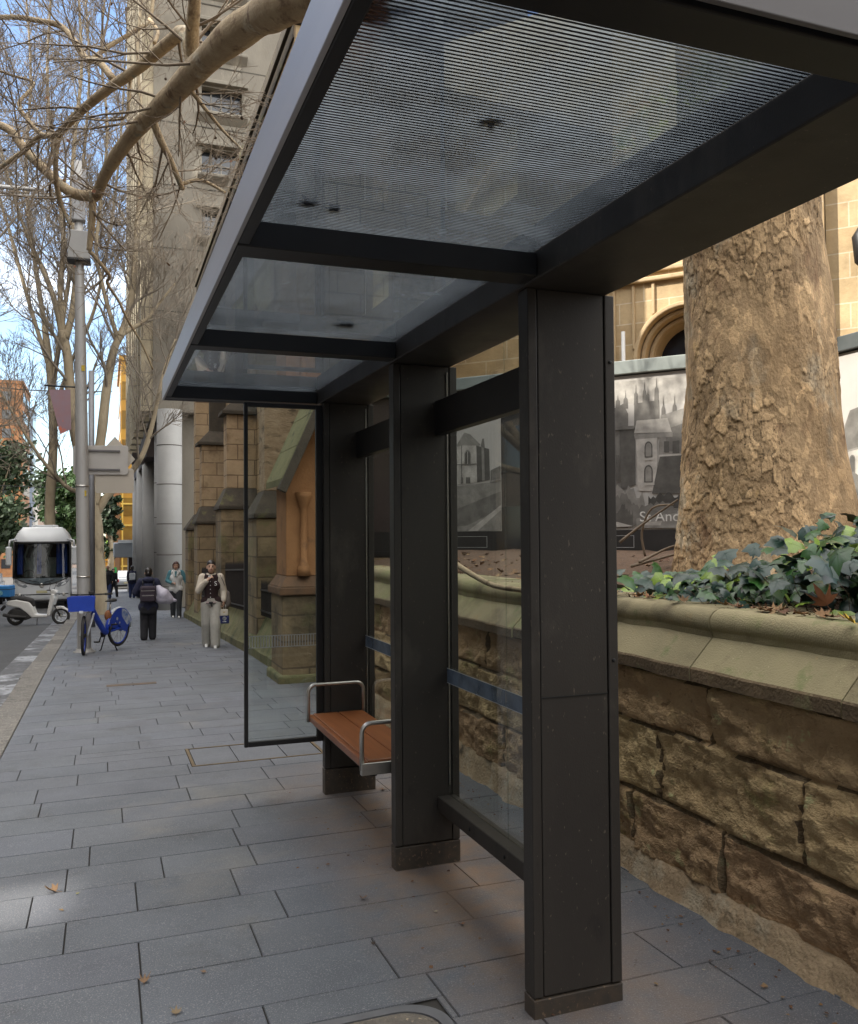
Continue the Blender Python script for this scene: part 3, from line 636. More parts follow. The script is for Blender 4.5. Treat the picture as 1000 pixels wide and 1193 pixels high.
def ivyleaf(b,c,nrm,upv,r,g):
    nrm=Vector(nrm).normalized(); t=Vector(upv)-nrm*nrm.dot(Vector(upv)); t=t.normalized() if t.length>1e-4 else nrm.orthogonal(); s_=t.cross(nrm)
    ang=[(270,.28),(310,.62),(345,.85),(10,.62),(35,.78),(62,.72),(90,1.15),(118,.72),(145,.78),(170,.62),(195,.85),(230,.62)]
    vs=[Vector(c)]
    for a,q in ang:
        q*=r*g.uniform(.92,1.06); a=R_(a); x,y=q*math.cos(a),q*math.sin(a); vs.append(Vector(c)+s_*x+t*y+nrm*(-.30*abs(x)-.30*y*y/r+.05*r*math.sin(a*6+q*9)))
    b.add(vs,[(0,i,i+1) for i in range(1,12)]+[(0,12,1)],0,True)
    k_=b.cur; b.cur=tuple(min(1,u*1.5+.012) for u in k_); f_=nrm*.0008; w_=.018*r
    for i,sd_ in ((7,s_),(3,t),(11,t),(5,t),(9,t)):
        e_=vs[0].lerp(vs[i],.86)+f_; sw_=sd_*w_; b.add([vs[0]+f_-sw_,vs[0]+f_+sw_,e_],[(0,1,2)])
    b.cur=k_
M_ivy=mat('ivy_leaf',(.55,.55,.55),(.42,.42,.42),scale=18,rough=.36,attr=True,spec=.55)
b=MB(); st=MB(); g=random.Random(5)
def ivy_at(x,y,hmax,n,r=.05):
    for k in range(n):
        px=x+g.gauss(0,.11); py_=y+g.gauss(0,.13); z0=soil(px,py_) if px>2.66 else -.34
        h=g.random()**.8*hmax; c=Vector((max(px,2.63),py_,z0+.015+h))
        nr=Vector((g.gauss(-.35,.45),g.gauss(-.25,.45),g.uniform(.45,1.2)))
        q=g.random(); yel=q>.90
        if q<.52: v=g.uniform(.7,1.25); b.cur=(.020*v,.072*v,.046*v)
        elif q<.90: v=g.uniform(.7,1.3); b.cur=(.05*v,.16*v,.03*v)
        else: b.cur=(.34,.52,.05)
        ivyleaf(b,c,nr,(g.gauss(-.6,.5),g.gauss(-.4,.5),g.uniform(-.7,.3)),r*g.uniform(.6,1.25),g)
        if g.random()<.3: st.tube([(c.x+.09,c.y+g.uniform(-.08,.08),z0-.01),(c.x+.06,c.y+g.uniform(-.05,.05),z0+h*.6),tuple(c)],.0015,3)
for k in range(56):
    t=k/55; y=2.15+2.2*t+g.uniform(-.05,.05); x=2.84+g.random()*.36
    hm=.34 if y<3.1 else .24 if y<3.42 else .12
    ivy_at(x,y,hm*g.uniform(.7,1.1),12,.066)
for k in range(10): ivy_at(2.74+g.random()*.25,3.35+g.random()*.5,.10,8,.042)
for k in range(12): ivy_at(3.15+g.random()*.35,2.35+g.random()*1.0,.38,12,.06)
o=b.build('ivy_leaves',M_ivy,col=True); tag(o,'glossy dark blue-green ivy spilling over the garden wall below the big tree','ivy',kind='stuff')
b2=st; o2=b2.build('ivy_stems',mat('ivy_stem',(.10,.06,.035),rough=.9),o)
# dry leaves on the soil under the tree
M_dry=mat('dry_leaf',(.5,.5,.5),(.36,.36,.36),scale=25,rough=.85,attr=True)
cols=[(.30,.14,.06),(.22,.10,.05),(.36,.20,.09),(.16,.075,.04),(.40,.26,.13)]
lib=[]
for k in range(6):
    q=MB(); maple(q,.05,g.uniform(.2,.7),g=g); lib.append(q)
b=MB()
for k in range(800):
    x=2.68+abs(g.gauss(0,.6)); y=g.uniform(1.9,9.5)
    if k>520: x=2.63+g.random()*.2; y=g.uniform(2.2,4.4)
    q=g.choice(lib); s_=g.uniform(.5,1.2); rz=Matrix.Rotation(g.uniform(0,6.28),3,'Z')@Matrix.Rotation(g.uniform(-.6,.6),3,'X'); c=g.choice(cols); b.cur=tuple(u*1.5 for u in c)
    if x>6: continue
    p=Vector((x,y,(soil(x,y) if x>2.66 else -.335)+.008)); b.add([p+rz@(Vector(w)*s_) for w in q.v],q.f,0,True)
o=b.build('leaf_litter',M_dry,col=True); tag(o,'brown dry plane leaves covering the soil behind the wall coping','leaf litter',kind='stuff')
LITTER=MB()
for k in range(330):   # crumbs and small leaf scraps along the wall foot and the posts
    if k<260: y=g.uniform(1.9,7.5); x=2.36-abs(g.gauss(0,.10))
    else: y=g.uniform(2.5,5.9); x=1.55+g.gauss(0,.28)
    c=g.choice(cols); LITTER.cur=tuple(u*1.1 for u in c); s_=g.uniform(.004,.014)
    p=Vector((x,y,gz(x,y)+.004)); a=g.uniform(0,6.28); q=[p+Vector((math.cos(a+w)*s_*g.uniform(.4,1),math.sin(a+w)*s_*g.uniform(.4,1),g.uniform(0,.006))) for w in (0,1.3,2.6,3.9,5.1)]
    LITTER.poly(q)
o=LITTER.build('leaf_crumbs',M_dry,col=True); tag(o,'scattered crumbs of dry leaf on the paving along the wall foot','leaf litter',kind='stuff')
def leaf_thing(label,x,y,z,r,c,rz,tilt=.15,group=None,curl=.4):
    q=MB(); q.cur=tuple(u*1.7 for u in c); maple(q,r,curl,g=g); o=q.build('fallen_leaf',M_dry,local=True,col=True); o.location=(x,y,z); o.rotation_euler=(tilt,tilt*.5,rz); ORG[o.name]=Vector((0,0,0)); return tag(o,label,'leaf',group)
G1='fallen leaves on the footpath'
def G_(px,py):
    d=ray(px,py); t=-1.6/(d.z+.0221*d.y-.0052*d.x); return d*t
spots=[((63,1040),.085,(.34,.2,.1),'long curled tan leaf lying on the grey paving at the left',.9),((90,1042),.025,(.5,.45,.1),'tiny yellow leaf beside the curled tan leaf on the paving',.2),
 ((168,1146),.06,(.33,.2,.11),'curled brown leaf on the paving in the lower left',.9),((205,1182),.055,(.36,.26,.15),'pale flattened leaf at the bottom edge of the paving',.4),
 ((72,1062),.03,(.38,.24,.09),'small tan leaf inside the pale paving by the left edge',.4),((238,1134),.03,(.36,.22,.12),'small brown leaf on the wide slab near the bottom centre',.3),
 ((538,1078),.035,(.30,.13,.06),'rusty brown leaf on the dusty paving between the front posts',.5),((435,1102),.03,(.08,.05,.035),'dark curled leaf on the paving left of the front post',.8),
 ((507,1063),.035,(.5,.42,.3),'pale torn leaf on the paving behind the front post',.3),((423,1048),.055,(.34,.2,.12),'thin twisted brown leaf between the manhole and middle post',.9),
 ((458,965),.04,(.32,.17,.08),'crumpled brown leaf at the foot of the bench',.7),((447,921),.06,(.36,.2,.12),'reddish leaf lying under the bench near the far post',.4),((520,1055),.025,(.34,.2,.1),'small tan scrap near the middle post base',.3),
 ((775,1040),.028,(.30,.12,.05),'small rust leaf on the paving near the wall foot',.5),((820,1131),.022,(.5,.46,.38),'tiny pale leaf on the paving by the stone wall',.2),((890,1152),.03,(.36,.2,.1),'tan leaf beside the wall foot in the lower right',.5)]
for (p,r,c,lb,cu) in spots:
    q=G_(*p); leaf_thing(lb,q.x,q.y,q.z+.005,r*.62,tuple(u*.75 for u in c),g.uniform(0,6.28),.1,G1,cu)
leaf_thing('large russet maple-shaped dry leaf standing at the edge of the ivy',2.60,2.63,-.27,.085,(.33,.13,.06),2.2,.9,None,.5)
leaf_thing('bright yellow leaf lying on the coping at the right edge',2.55,2.46,-.325,.06,(.62,.40,.02),.6,.45,None,.4)
leaf_thing('pale green leaf lying flat on the wall coping beside the ivy',2.60,3.56,-.332,.055,(.14,.25,.12),1.9,.08,None,.15)
for (px,py,r,lb) in ((420,12,.075,'big brown leaf lying on top of the striped glass canopy near its corner'),(572,138,.035,'dark leaf resting on the middle of the near canopy pane'),(408,378,.06,'dark leaf resting on the second canopy pane'),(362,237,.035,'small dark leaf on the near canopy pane above the beam'),(393,243,.03,'smaller dark leaf beside another on the near canopy pane'),(385,279,.035,'leaf scrap on the canopy glass close to the first beam'),(455,284,.035,'thin leaf scrap along the first canopy beam')):
    d=ray(px,py); t=(.8265+.102)/(d.z-.0122*d.y-.0028*d.x); q=d*t
    leaf_thing(lb,q.x,q.y,q.z,r*1.7,(.02,.013,.01) if py>30 else (.16,.05,.03),g.uniform(0,6.28),.03,'fallen leaves on the glass canopy',.1)
# dead sticks leaning behind the wall
b=MB(); 
for P in ([at(745,655,5.2),at(775,640,5.2),at(800,630,5.1),at(812,612,5.0)],[at(752,648,5.6),at(748,620,5.6),at(760,592,5.5),at(785,588,5.4)],[at(722,632,5.6),at(750,610,5.5),at(790,582,5.3)],[at(735,660,5.3),at(790,645,5.1),at(815,640,4.9)]): limb(b,P,.011,.006,4,6)
o=b.build('dead_branches',M_twig); tag(o,'tangle of thin bare dead branches leaning beside the big tree trunk','dead branches')
b=MB(); limb(b,[at(528,655,5.9),at(548,668,5.4),at(575,682,4.9),at(612,688,4.5),at(640,692,4.2)],.022,.012,4,8); o=b.build('fallen_branch',M_limb); tag(o,'fallen bare branch lying on the soil seen through the shelter glass','branch')
# ================================================================== HOARDING WITH PRINTED PHOTOGRAPHS
def grey(n,v,r=.45): v=.045+v*1.15; return mat(n,(v*1.1,v*1.05,v*.96),(v*.62,v*.59,v*.54),scale=7,rough=r,spec=.4,detail=12)
M_p=[mat('poster_sky',(.52,.50,.47),(.42,.405,.38),scale=.9,rough=.3,spec=.5),grey('poster_pale',.40),grey('poster_mid',.22),grey('poster_grey',.13),grey('poster_dark',.065),grey('poster_black',.03)]
M_hf=mat('hoarding_black',(.030,.028,.027),(.022,.021,.02),scale=4,rough=.5); M_hc=mat('hoarding_capping',(.26,.29,.275),(.20,.225,.215),scale=2,rough=.55,blot=[((.14,.15,.14),3,.6,.7)])
M_line=mat('thin_white_line',(.5,.5,.5),rough=.5)
HU=Vector((.65,-.76,0)).normalized(); HN=Vector((.76,.65,0)).normalized(); HA=math.atan2(HU.y,HU.x)
H0=Vector((5.72,9.0,0))
def hl(px,py,o=H0,n=HN,u=HU):
    q=on(px,py,o,n)-o; return (q.dot(u),q.z)
s_end=2.35; s_beg=hl(424,600)[0]
HD=thing('hoarding','long dark hoarding with black-and-white photograph panels crossing behind the tree trunk','hoarding',tuple(H0),HA)
b=MB(); b.box(s_beg,s_end,.02,.09,-.30,1.90); b.build('backing_board',M_hf,HD,local=True)
b=MB(); b.box(s_beg,s_end+.03,-.05,.13,1.9,2.06); b.build('capping',M_hc,HD,local=True,bevel=.01)
b=MB(); b.box(s_beg,s_end,-.012,.0195,-.21,.045); b.box(s_beg,s_end,-.03,.0195,-.27,-.215); sk=b.build('skirting',M_hf,HD,local=True)
for a in ((hl(716,600)[0]-.4,hl(739,600)[0]),(hl(505,600)[0],hl(568,600)[0])):
    b=MB()
    for q in ((a[0],a[1],-.16,-.155),(a[0],a[1],-.02,-.015),(a[0],a[0]+.005,-.1545,-.0205),(a[1]-.005,a[1],-.1545,-.0205)): b.box(q[0],q[1],-.0155,-.0125,q[2],q[3])
    b.build('panel_line',M_line,sk,local=True)
def poster(parent,x0,x1,z0,z1,shapes,off=.008,o=H0,n=HN,u=HU,fac=1):
    b=MB(); b.box(x0,x1,off,.0195,z0,z1,0)
    for k,(mi,P) in enumerate(shapes):
        q=[hl(px,py,o,n,u) for px,py in P]; y=off-.0006*(k+1); q=[(min(max(a,x0+.002),x1-.002),min(max(c,z0+.002),z1-.002)) for a,c in q]
        b.add([(a,y,c) for a,c in q],[tuple(range(len(q)))],mi)
    return b.build('poster',M_p,parent,local=True)
def arcpts(cx,cy,w,h,n=8): return [(cx-w,cy+h)]+[(cx-w*math.cos(math.pi*k/n),cy-w*1.5*math.sin(math.pi*k/n)) for k in range(n+1)]+[(cx+w,cy+h)]
def spire(x,y,w,h): return [(x-w,y),(x-w*.8,y-h*.5),(x-w*.25,y-h*.6),(x,y-h),(x+w*.25,y-h*.6),(x+w*.8,y-h*.5),(x+w,y)]
g=random.Random(11)
def bush(x0,x1,y0,y1,n=16):
    return [(x0,y1)]+[(x0+(x1-x0)*k/n,y0+(y1-y0)*g.uniform(0,.3)+ (y1-y0)*.5*abs(k/n-.45)) for k in range(n+1)]+[(x1,y1)]
sh=[(1,[(690,470),(800,470),(800,438),(690,447)]),
 (3,[(690,615),(690,480),(718,475),(726,470),(732,482),(732,615)]),(3,spire(720,476,3,18)),(3,spire(729,476,3,22)),(3,spire(706,476,4,26)),
 (3,[(739,500),(739,470),(768,466),(769,500)]),(3,spire(741,472,2.4,26)),(3,spire(751,470,2.4,28)),(3,spire(755,470,2,20)),(3,spire(765,468,2.6,30)),(3,spire(773,492,2.6,32)),(3,spire(786,488,2.6,30)),
 (2,[(768,520),(770,484),(795,476),(800,476),(800,530),(768,530)]),(3,[(776,500),(800,492),(800,526),(776,526)]),
 (4,[(722,500),(740,498),(741,565),(724,570)]),
 (1,[(739,505),(742,490),(778,487),(783,503)]),(2,[(739,506),(784,503),(784,509),(740,512)]),
 (1,[(741,512),(766,510),(766,572),(744,572)]),(1,[(768,530),(800,528),(800,572),(768,572)]),
 (4,[(769,532),(800,530),(800,575),(760,575)]),(4,[(774,514),(780,514),(780,527),(774,527)]),(4,[(784,514),(792,513),(792,528),(784,528)]),
 (4,arcpts(756,521,4.6,12)),(2,arcpts(756,521,3.4,11)),(4,arcpts(756,549,5,13)),(2,arcpts(756,549,3.6,12)),(1,[(750,534),(762,533),(762,536),(750,537)]),(1,[(750,563),(763,562),(763,565),(750,566)]),
 (4,[(718,530),(722,530),(722,560),(718,560)]),(3,[(700,498),(739,496),(739,500),(700,502)]),
 (2,bush(700,752,560,608)),(3,bush(712,745,572,612)),(4,bush(716,738,585,614)),(5,bush(756,800,572,592)),(3,bush(745,800,582,606)),(2,[(742,604),(800,596),(800,615),(742,615)]),(1,[(750,609),(772,607),(770,612),(752,612)]),(1,[(690,612),(720,608),(738,613),(690,616)])]
poster(HD,hl(640,600)[0],hl(860,600)[0],.05,1.885,sh)
sh=[(1,[(500,560),(500,552),(590,548),(590,560)]),(2,[(500,622),(500,568),(535,566),(590,560),(590,622)]),(3,[(500,600),(540,590),(590,572),(590,592),(545,612),(500,616)]),(1,[(545,622),(590,588),(590,594),(556,622)]),
 (2,[(531,520),(541,504),(548,506),(560,518),(556,522)]),(1,[(528,522),(538,519),(538,564),(528,566)]),(1,[(538,519),(555,519),(556,562),(538,564)]),(4,[(555,519),(570,523),(571,559),(556,562)]),(2,[(561,521),(564,521),(565,560),(562,560)]),
 (3,[(560,520),(562,511),(564,511),(565,522)]),(2,arcpts(545,530,4,12)),(4,arcpts(545,530,3,11)),(1,[(544.6,526),(545.4,526),(545.4,541),(544.6,541)]),(4,[(543,556),(548,556),(548,563),(543,563)]),(3,[(537,556),(540,556),(540,563),(537,563)]),
 (3,[(537.5,519),(538.5,519),(538.5,564),(537.5,564)]),(3,[(528,541),(556,540),(556,541),(528,542)]),(3,[(572,548),(590,542),(590,560),(572,560)]),(2,[(571,560),(590,557),(590,559),(571,562)])]
poster(HD,hl(512,600)[0],hl(584,600)[0],.05,1.885,sh)
b=MB(); x=hl(452,600)[0]; b.box(s_beg+.02,hl(500,600)[0],.008,.0195,.05,1.885); b.build('blank_panel',mat('brown_panel',(.075,.055,.05),(.06,.045,.04),scale=2,rough=.5),HD,local=True)
M_pink=mat('pink_paint',(.65,.28,.26),rough=.6)
b=MB(); pts=[(438,628),(440,622),(441,629),(443,624),(445,630),(447,625),(449,631),(451,625),(455,629)]
b.tube([(a,.002,c) for a,c in [hl(*q) for q in pts]],.012,5); b.build('scribble',M_pink,HD,local=True)
q=hl(783,602); text('St Andrew',"caption",mat('poster_white',(.75,.74,.70),rough=.4),HD,(q[0],-.022,q[1]),(R_(90),0,R_(2)),.17,.0006)
# return of the hoarding, parallel with the street
C1=H0+HU*s_end
HE=thing('hoarding','pale hoarding panel with a faded church photograph right of the big tree','hoarding',(C1.x+.02,C1.y,0),R_(-90))
E0=Vector((C1.x+.02,C1.y,0)); EN=Vector((1,0,0)); EU=Vector((0,-1,0))
b=MB(); b.box(.0,6,.02,.09,-.3,1.9); b.build('backing_board',M_hf,HE,local=True)
b=MB(); b.box(-.02,6,-.05,.13,1.9,2.06); b.build('capping',mat('dark_capping',(.09,.10,.10),(.06,.07,.07),rough=.5),HE,local=True,bevel=.01)
b=MB(); b.box(0,6,-.012,.0195,-.27,.045); b.build('skirting',M_hf,HE,local=True)
sh=[(1,[(940,500),(1100,500),(1100,560),(940,560)]),(2,[(960,562),(972,520),(990,478),(1000,474),(1060,500),(1060,566)]),(3,[(972,528),(990,478),(1000,474),(1030,495),(1030,512)]),(1,[(975,530),(1040,512),(1040,566),(975,572)]),(3,arcpts(993,535,3.5,18)),(4,arcpts(993,535,2.5,17)),(3,bush(955,1060,545,584)),(2,[(940,580),(1060,574),(1060,620),(940,620)]),(4,bush(960,985,560,584))]
poster(HE,.05,2.2,.05,1.885,sh,o=E0,n=EN,u=EU)
b=MB(); p=on(968,388,E0-EN*.06,EN); b.obb(p+Vector((-.02,0,.0)),(.012,.0,.0),(0,.085,.02),(0,-.012,.05)); o=b.build('timber_block',mat('weathered_timber',(.28,.14,.07),(.18,.09,.05),scale=20,rough=.8),bevel=.004); tag(o,'small rusty brown timber block hanging on the hoarding capping right of the trunk','wood block')
b=MB(); b.obb(p+Vector((-.03,0,-.085)),(.008,0,0),(0,.07,.012),(0,-.012,.035)); o=b.build('tin_sign',mat('bent_tin',(.42,.34,.24),(.3,.22,.15),scale=30,rough=.5),bevel=.002); tag(o,'bent tan tin tag under the timber block on the hoarding','tag')
# ================================================================== SANDSTONE CATHEDRAL BEHIND THE HOARDING
M_cath=bricks('pale_ashlar',(.56,.42,.24),(.47,.34,.185),(.62,.52,.36),.85,.36,.010,bump=.25,world=False,blot=[((.30,.22,.13),.9,.60,.72)])
M_cathp=mat('pale_sandstone',(.55,.42,.25),(.45,.33,.19),scale=2,rough=.85,bump=.3,bscale=30,blot=[((.28,.2,.12),2,.6,.7)])
K0=H0+HN*4.5
def kl(px,py): return hl(px,py,K0,HN,HU)
CA=thing('cathedral','pale sunlit sandstone cathedral with a round-arched window rising behind the hoarding','cathedral',tuple(K0),HA)
ax,az=kl(800,412); 
xs0,xs1=kl(520,400)[0],kl(957,400)[0]
zst,zst2=kl(760,330)[1],kl(760,318)[1]; Ra=ax-kl(738,412)[0]*1.0; Rw=ax-kl(752,412)[0]
def archring(r0,r1,y0,y1,zb,n=28):
    b=MB(); v=[]
    path=[(-1,zb-az)]+[None]*(n+1)+[(1,zb-az)]
    def pts(r): return [(ax-r,zb)]+[(ax-r*math.cos(math.pi*k/n),az+r*math.sin(math.pi*k/n)) for k in range(n+1)]+[(ax+r,zb)]
    a,c=pts(r0),pts(r1); m_=len(a)
    for (q,y) in ((a,y1),(a,y0),(c,y0),(c,y1)): v+=[(p[0],y,p[1]) for p in q]
    fs=[(j*m_+i,j*m_+i+1,(j+1)*m_+i+1,(j+1)*m_+i) for j in range(3) for i in range(m_-1)]
    b.add(v,fs); return b
def wall_with_arch(b,x0,x1,zb,zt,r,y,n=28):
    P=[(ax-r,zb)]+[(ax-r*math.cos(math.pi*k/n),az+r*math.sin(math.pi*k/n)) for k in range(n+1)]+[(ax+r,zb)]
    top=[(ax-r+2*r*k/(len(P)-1),zt) for k in range(len(P))]
    for i in range(len(P)-1): b.add([(P[i][0],y,P[i][1]),(P[i+1][0],y,P[i+1][1]),(top[i+1][0],y,zt),(top[i][0],y,zt)],[(0,1,2,3)])
    b.add([(x0,y,zb),(ax-r,y,zb),(ax-r,y,zt),(x0,y,zt)],[(0,1,2,3)]); b.add([(ax+r,y,zb),(x1,y,zb),(x1,y,zt),(ax+r,y,zt)],[(0,1,2,3)])
b=MB(); wall_with_arch(b,xs0,xs1,-.6,zst,Ra,0); b.box(xs0,xs1,.0,1.2,zst,9.5); b.box(xs0,xs1,1.3,6,-.6,9.5); wl=b.build('wall',M_cath,CA,local=True)
for (r0,r1,y0,y1) in ((Ra*.985,Ra*.90,-.07,.35),(Ra*.885,Ra*.80,.10,.45),(Ra*.785,Ra*.70,.28,.7)): archring(r0,r1,y0,y1,-.6).build('arch_moulding',M_cathp,wl,local=True,bevel=.02)
archring(Ra,Ra*.69,.36,1.29,-.6).build('reveal',M_cathp,wl,local=True)
b=MB(); b.box(ax-Ra,ax+Ra,.75,.8,-.6,az+Ra); b.build('window',mat('dark_blue_window',(.014,.017,.035),(.010,.012,.02),scale=8,rough=.25),CA,local=True)
b=MB()
for dz in (0,.16): b.box(xs0,xs1,-.10+dz*.2,-.001,zst+.02+dz,zst+.10+dz)
b.build('string_course',M_cathp,wl,local=True,bevel=.02)
b=MB(); x=kl(715,400)[0]; k=0
while x<ax-Ra*.35:
    zb_=az-.3 if x<ax-Ra-.05 else az+math.sqrt(max(0,(Ra*1.02)**2-(x-ax)**2))
    if zst-zb_>.15: b.box(x,x+.05,-.045,-.001,zb_,zst)
    x+=.34
b.build('blind_tracery',M_cathp,wl,local=True,bevel=.012)
b=MB(); q=kl(729,405); b.tube([(q[0],-.13,-.4),(q[0],-.13,q[1]+.25)],.035,10); b.build('downpipe',mat('white_pipe',(.7,.7,.68),rough=.4),wl,local=True)
x0,x1=kl(957,300)[0],kl(986,300)[0]
b=MB(); b.box(x0+.01,x1-.2,-1.3,.9,-.6,9); b.box(x1-.19,x1+6,-1.1,5.9,-.6,8); b.build('buttress',M_cath,CA,local=True)
b=MB(); b.box(x0-.04,x1+6,-1.36,5.95,8.9,9.2); b.build('parapet',M_cathp,CA,local=True)
lp=on(1005,285,K0+HN*-1.45,HN)
b=MB(); b.lathe([(.02,-.32),(.10,-.24),(.13,.12),(.08,.2),(.02,.3)],lp,8); b.tube([lp+Vector((0,0,.2)),lp+Vector((0,0,.42)),lp+Vector((.3,.25,.42))],.02,6); o=b.build('wall_lantern',M_metal2); tag(o,'black lantern fixed to the pale church wall at the right edge','lantern')
# ================================================================== CHAPTER HOUSE (sandstone building along the footpath)
M_ash=bricks('tan_ashlar',(.45,.325,.19),(.39,.27,.15),(.19,.125,.07),.72,.33,.012,bump=.45,blot=[((.16,.10,.05),1.1,.54,.70),((.40,.28,.15),2.0,.62,.74)])
M_ashlow=bricks('stained_ashlar',(.29,.215,.120),(.22,.155,.085),(.11,.075,.045),.72,.33,.012,bump=.6,blot=[((.065,.050,.028),.9,.48,.66),((.16,.15,.06),1.5,.55,.70)])
M_weather=mat('dark_weathering_stone',(.075,.058,.040),(.045,.037,.026),scale=5,rough=.9,bump=.5,bscale=40,blot=[((.12,.12,.045),2.4,.56,.68)])
M_mossy=mat('mossy_plinth_stone',(.17,.15,.075),(.11,.115,.045),scale=3,rough=.9,bump=.6,bscale=30,blot=[((.055,.06,.025),2.4,.52,.64),((.26,.2,.11),3.3,.62,.72)])
CH=thing('chapter_house','tan sandstone church building with stepped buttresses and mossy sloping plinth along the footpath','church',(3.0,20,gz(3,20)))
b=MB(); b.box(3.06,4.9,12.6,27.0,-3,7.55); wall=b.build('wall',M_ash,CH)
b=MB(); b.box(2.60,3.0595,12.59,27.05,6.85,7.56); b.build('parapet',bricks('sunlit_ashlar',(.44,.32,.17),(.38,.27,.14),(.2,.14,.08),.8,.35,.01),CH)
b=MB(); b.box(2.52,4.95,12.55,27.1,7.57,7.78); b.box(2.57,2.598,12.57,27.06,7.35,7.565); b.build('cornice',M_weather,CH,bevel=.03)
b=MB(); b.prism([(2.9,7.79),(4.9,7.79),(4.9,9.6)],'y',12.8,26.8); b.build('roof',mat('slate',(.09,.085,.09),(.06,.055,.06),scale=5,rough=.7),CH)
def frustum(b,A,B,z0,z1):
    v=[(A[0],A[2],z0),(A[1],A[2],z0),(A[1],A[3],z0),(A[0],A[3],z0),(B[0],B[2],z1),(B[1],B[2],z1),(B[1],B[3],z1),(B[0],B[3],z1)]
    b.add(v,[(3,2,1,0),(4,5,6,7),(0,1,5,4),(1,2,6,5),(2,3,7,6),(3,0,4,7)])
def buttress(y,x0,d,zs,up,capz,w=.95):
    b=MB(); b.box(x0,3.06,y,y+w,-3,zs); bt=b.build('buttress',M_ashlow,CH,bevel=.02)
    b=MB(); b.box(x0-.05,3.058,y-.05,y+w+.05,zs+.002,zs+.07); frustum(b,(x0-.04,3.058,y-.04,y+w+.04),(x0+d,3.058,y+.22,y+w-.15),zs+.071,zs+.46); b.build('weathering',M_weather,bt,bevel=.01)
    b=MB(); b.box(x0+d+.01,3.058,y+.24,y+w-.17,zs+.462,capz); b.build('upper_stage',up,bt,bevel=.015)
    b=MB(); b.box(x0+d-.10,3.057,y+.14,y+w-.08,capz+.001,capz+.08); frustum(b,(x0+d-.08,3.057,y+.16,y+w-.1),(x0+d+.22,3.057,y+.42,y+w-.3),capz+.081,capz+.4); b.box(x0+d+.24,3.056,y+.44,y+w-.32,capz+.401,6.84); b.build('drip_mould',M_weather,bt,bevel=.012)
M_worn=mat('worn_pale_stone',(.44,.33,.21),(.28,.19,.11),scale=4,rough=.9,bump=.9,bscale=16,stretch=(1,1,2.5),blot=[((.14,.1,.06),3,.55,.65)])
buttress(14.25,2.30,.16,.30,M_worn,3.6); buttress(18.7,2.28,.14,.58,M_ash,2.62); buttress(23.6,2.27,.12,.35,M_ash,2.45); buttress(26.1,2.25,.22,.2,M_ash,5.5)
# sloping mossy plinth following the ground
def plinth(b,y0,y1,n=20):
    v=[];pr=[(3.06,-.2),(2.20,-.2),(2.20,.13),(2.225,.16),(2.47,.66),(2.50,.70),(3.06,.70)]
    for i in range(n+1):
        y=y0+(y1-y0)*i/n
        for x,z in pr: w=.012*noise.noise((x*6,y*4,z*5)); v.append((x+w,y,gz(2.2,y)+z+w))
    k=len(pr); fs=[(i*k+j,i*k+j+1,(i+1)*k+j+1,(i+1)*k+j) for i in range(n) for j in range(k-1)]
    b.add(v,fs); b.add(v[:k],[tuple(range(k))[::-1]]); b.add(v[-k:],[tuple(range(k))])
b=MB()
for k in range(15): plinth(b,11.75+k*1.02,11.75+k*1.02+1.005,6)
b.build('plinth',M_mossy,CH)
# slit of dark window recess
b=MB(); b.box(3.045,3.07,20.6,21.6,0,4); b.build('window',M_seam,CH)
M_iron=mat('black_iron',(.014,.013,.013),(.03,.022,.018),scale=20,rough=.6)
def railing(y0,y1,x,h,label):
    zb=gz(x,y0)+.62; t=thing('iron_railing',label,'railing',(x,(y0+y1)/2,zb)); 
    sl=(gz(x,y1)-gz(x,y0))
    b=MB(); b.obb((x,(y0+y1)/2,zb+h-.12+sl*.5),(.016,0,0),(0,(y1-y0)/2,sl*.5),(0,0,.016)); b.obb((x,(y0+y1)/2,zb+.10+sl*.5),(.014,0,0),(0,(y1-y0)/2,sl*.5),(0,0,.014)); b.build('rail',M_iron,t)
    b=MB(); y=y0+.05
    while y<y1:
        z=zb+sl*(y-y0)/(y1-y0); b.tube([(x,y,z+.02),(x,y,z+h-.04),(x,y,z+h+.04)],[.011,.011,.002],6,sm=False); y+=.115
    b.build('bars',M_iron,t)
railing(15.3,18.6,2.36,.88,'black spiked iron railing on the mossy plinth behind the woman in the varsity jacket')
railing(12.0,14.15,2.36,.55,'low black iron railing on the plinth between the gabled pier and first buttress')
railing(21.2,23.4,2.36,.8,'black iron railing further along the church plinth near the white-vested woman')
# gabled stone pier
M_orange=mat('warm_sandstone',(.36,.175,.068),(.28,.13,.05),scale=2.5,rough=.85,bump=.35,bscale=40,blot=[((.15,.075,.035),2.2,.58,.72)])
M_moss=mat('mossy_roof_slab',(.20,.185,.085),(.135,.13,.055),scale=3,rough=.95,bump=.5,bscale=30,blot=[((.05,.05,.03),3,.56,.66)])
GP=thing('gate_pier','warm orange sandstone gate pier with mossy gabled cap and corner colonnette','stone pier',(2.5,11.2,gz(2.5,11.2)))
b=MB(); b.box(2.08,3.05,10.9,11.7,-2.2,-.74); base=b.build('base',M_ashlow,GP,bevel=.03); b=MB(); b.box(2.02,3.1,10.84,11.74,-2.2,gz(2,10.9)+.10); b.build('footing',M_mossy,base,bevel=.03)
b=MB(); b.box(2.04,3.09,10.86,11.73,-.738,-.64); frustum(b,(2.05,3.08,10.87,11.72),(2.14,3.02,10.96,11.64),-.639,-.50); b.build('moulding',mat('stained_moulding',(.17,.09,.045),(.1,.06,.035),scale=6,rough=.9),GP,bevel=.015)
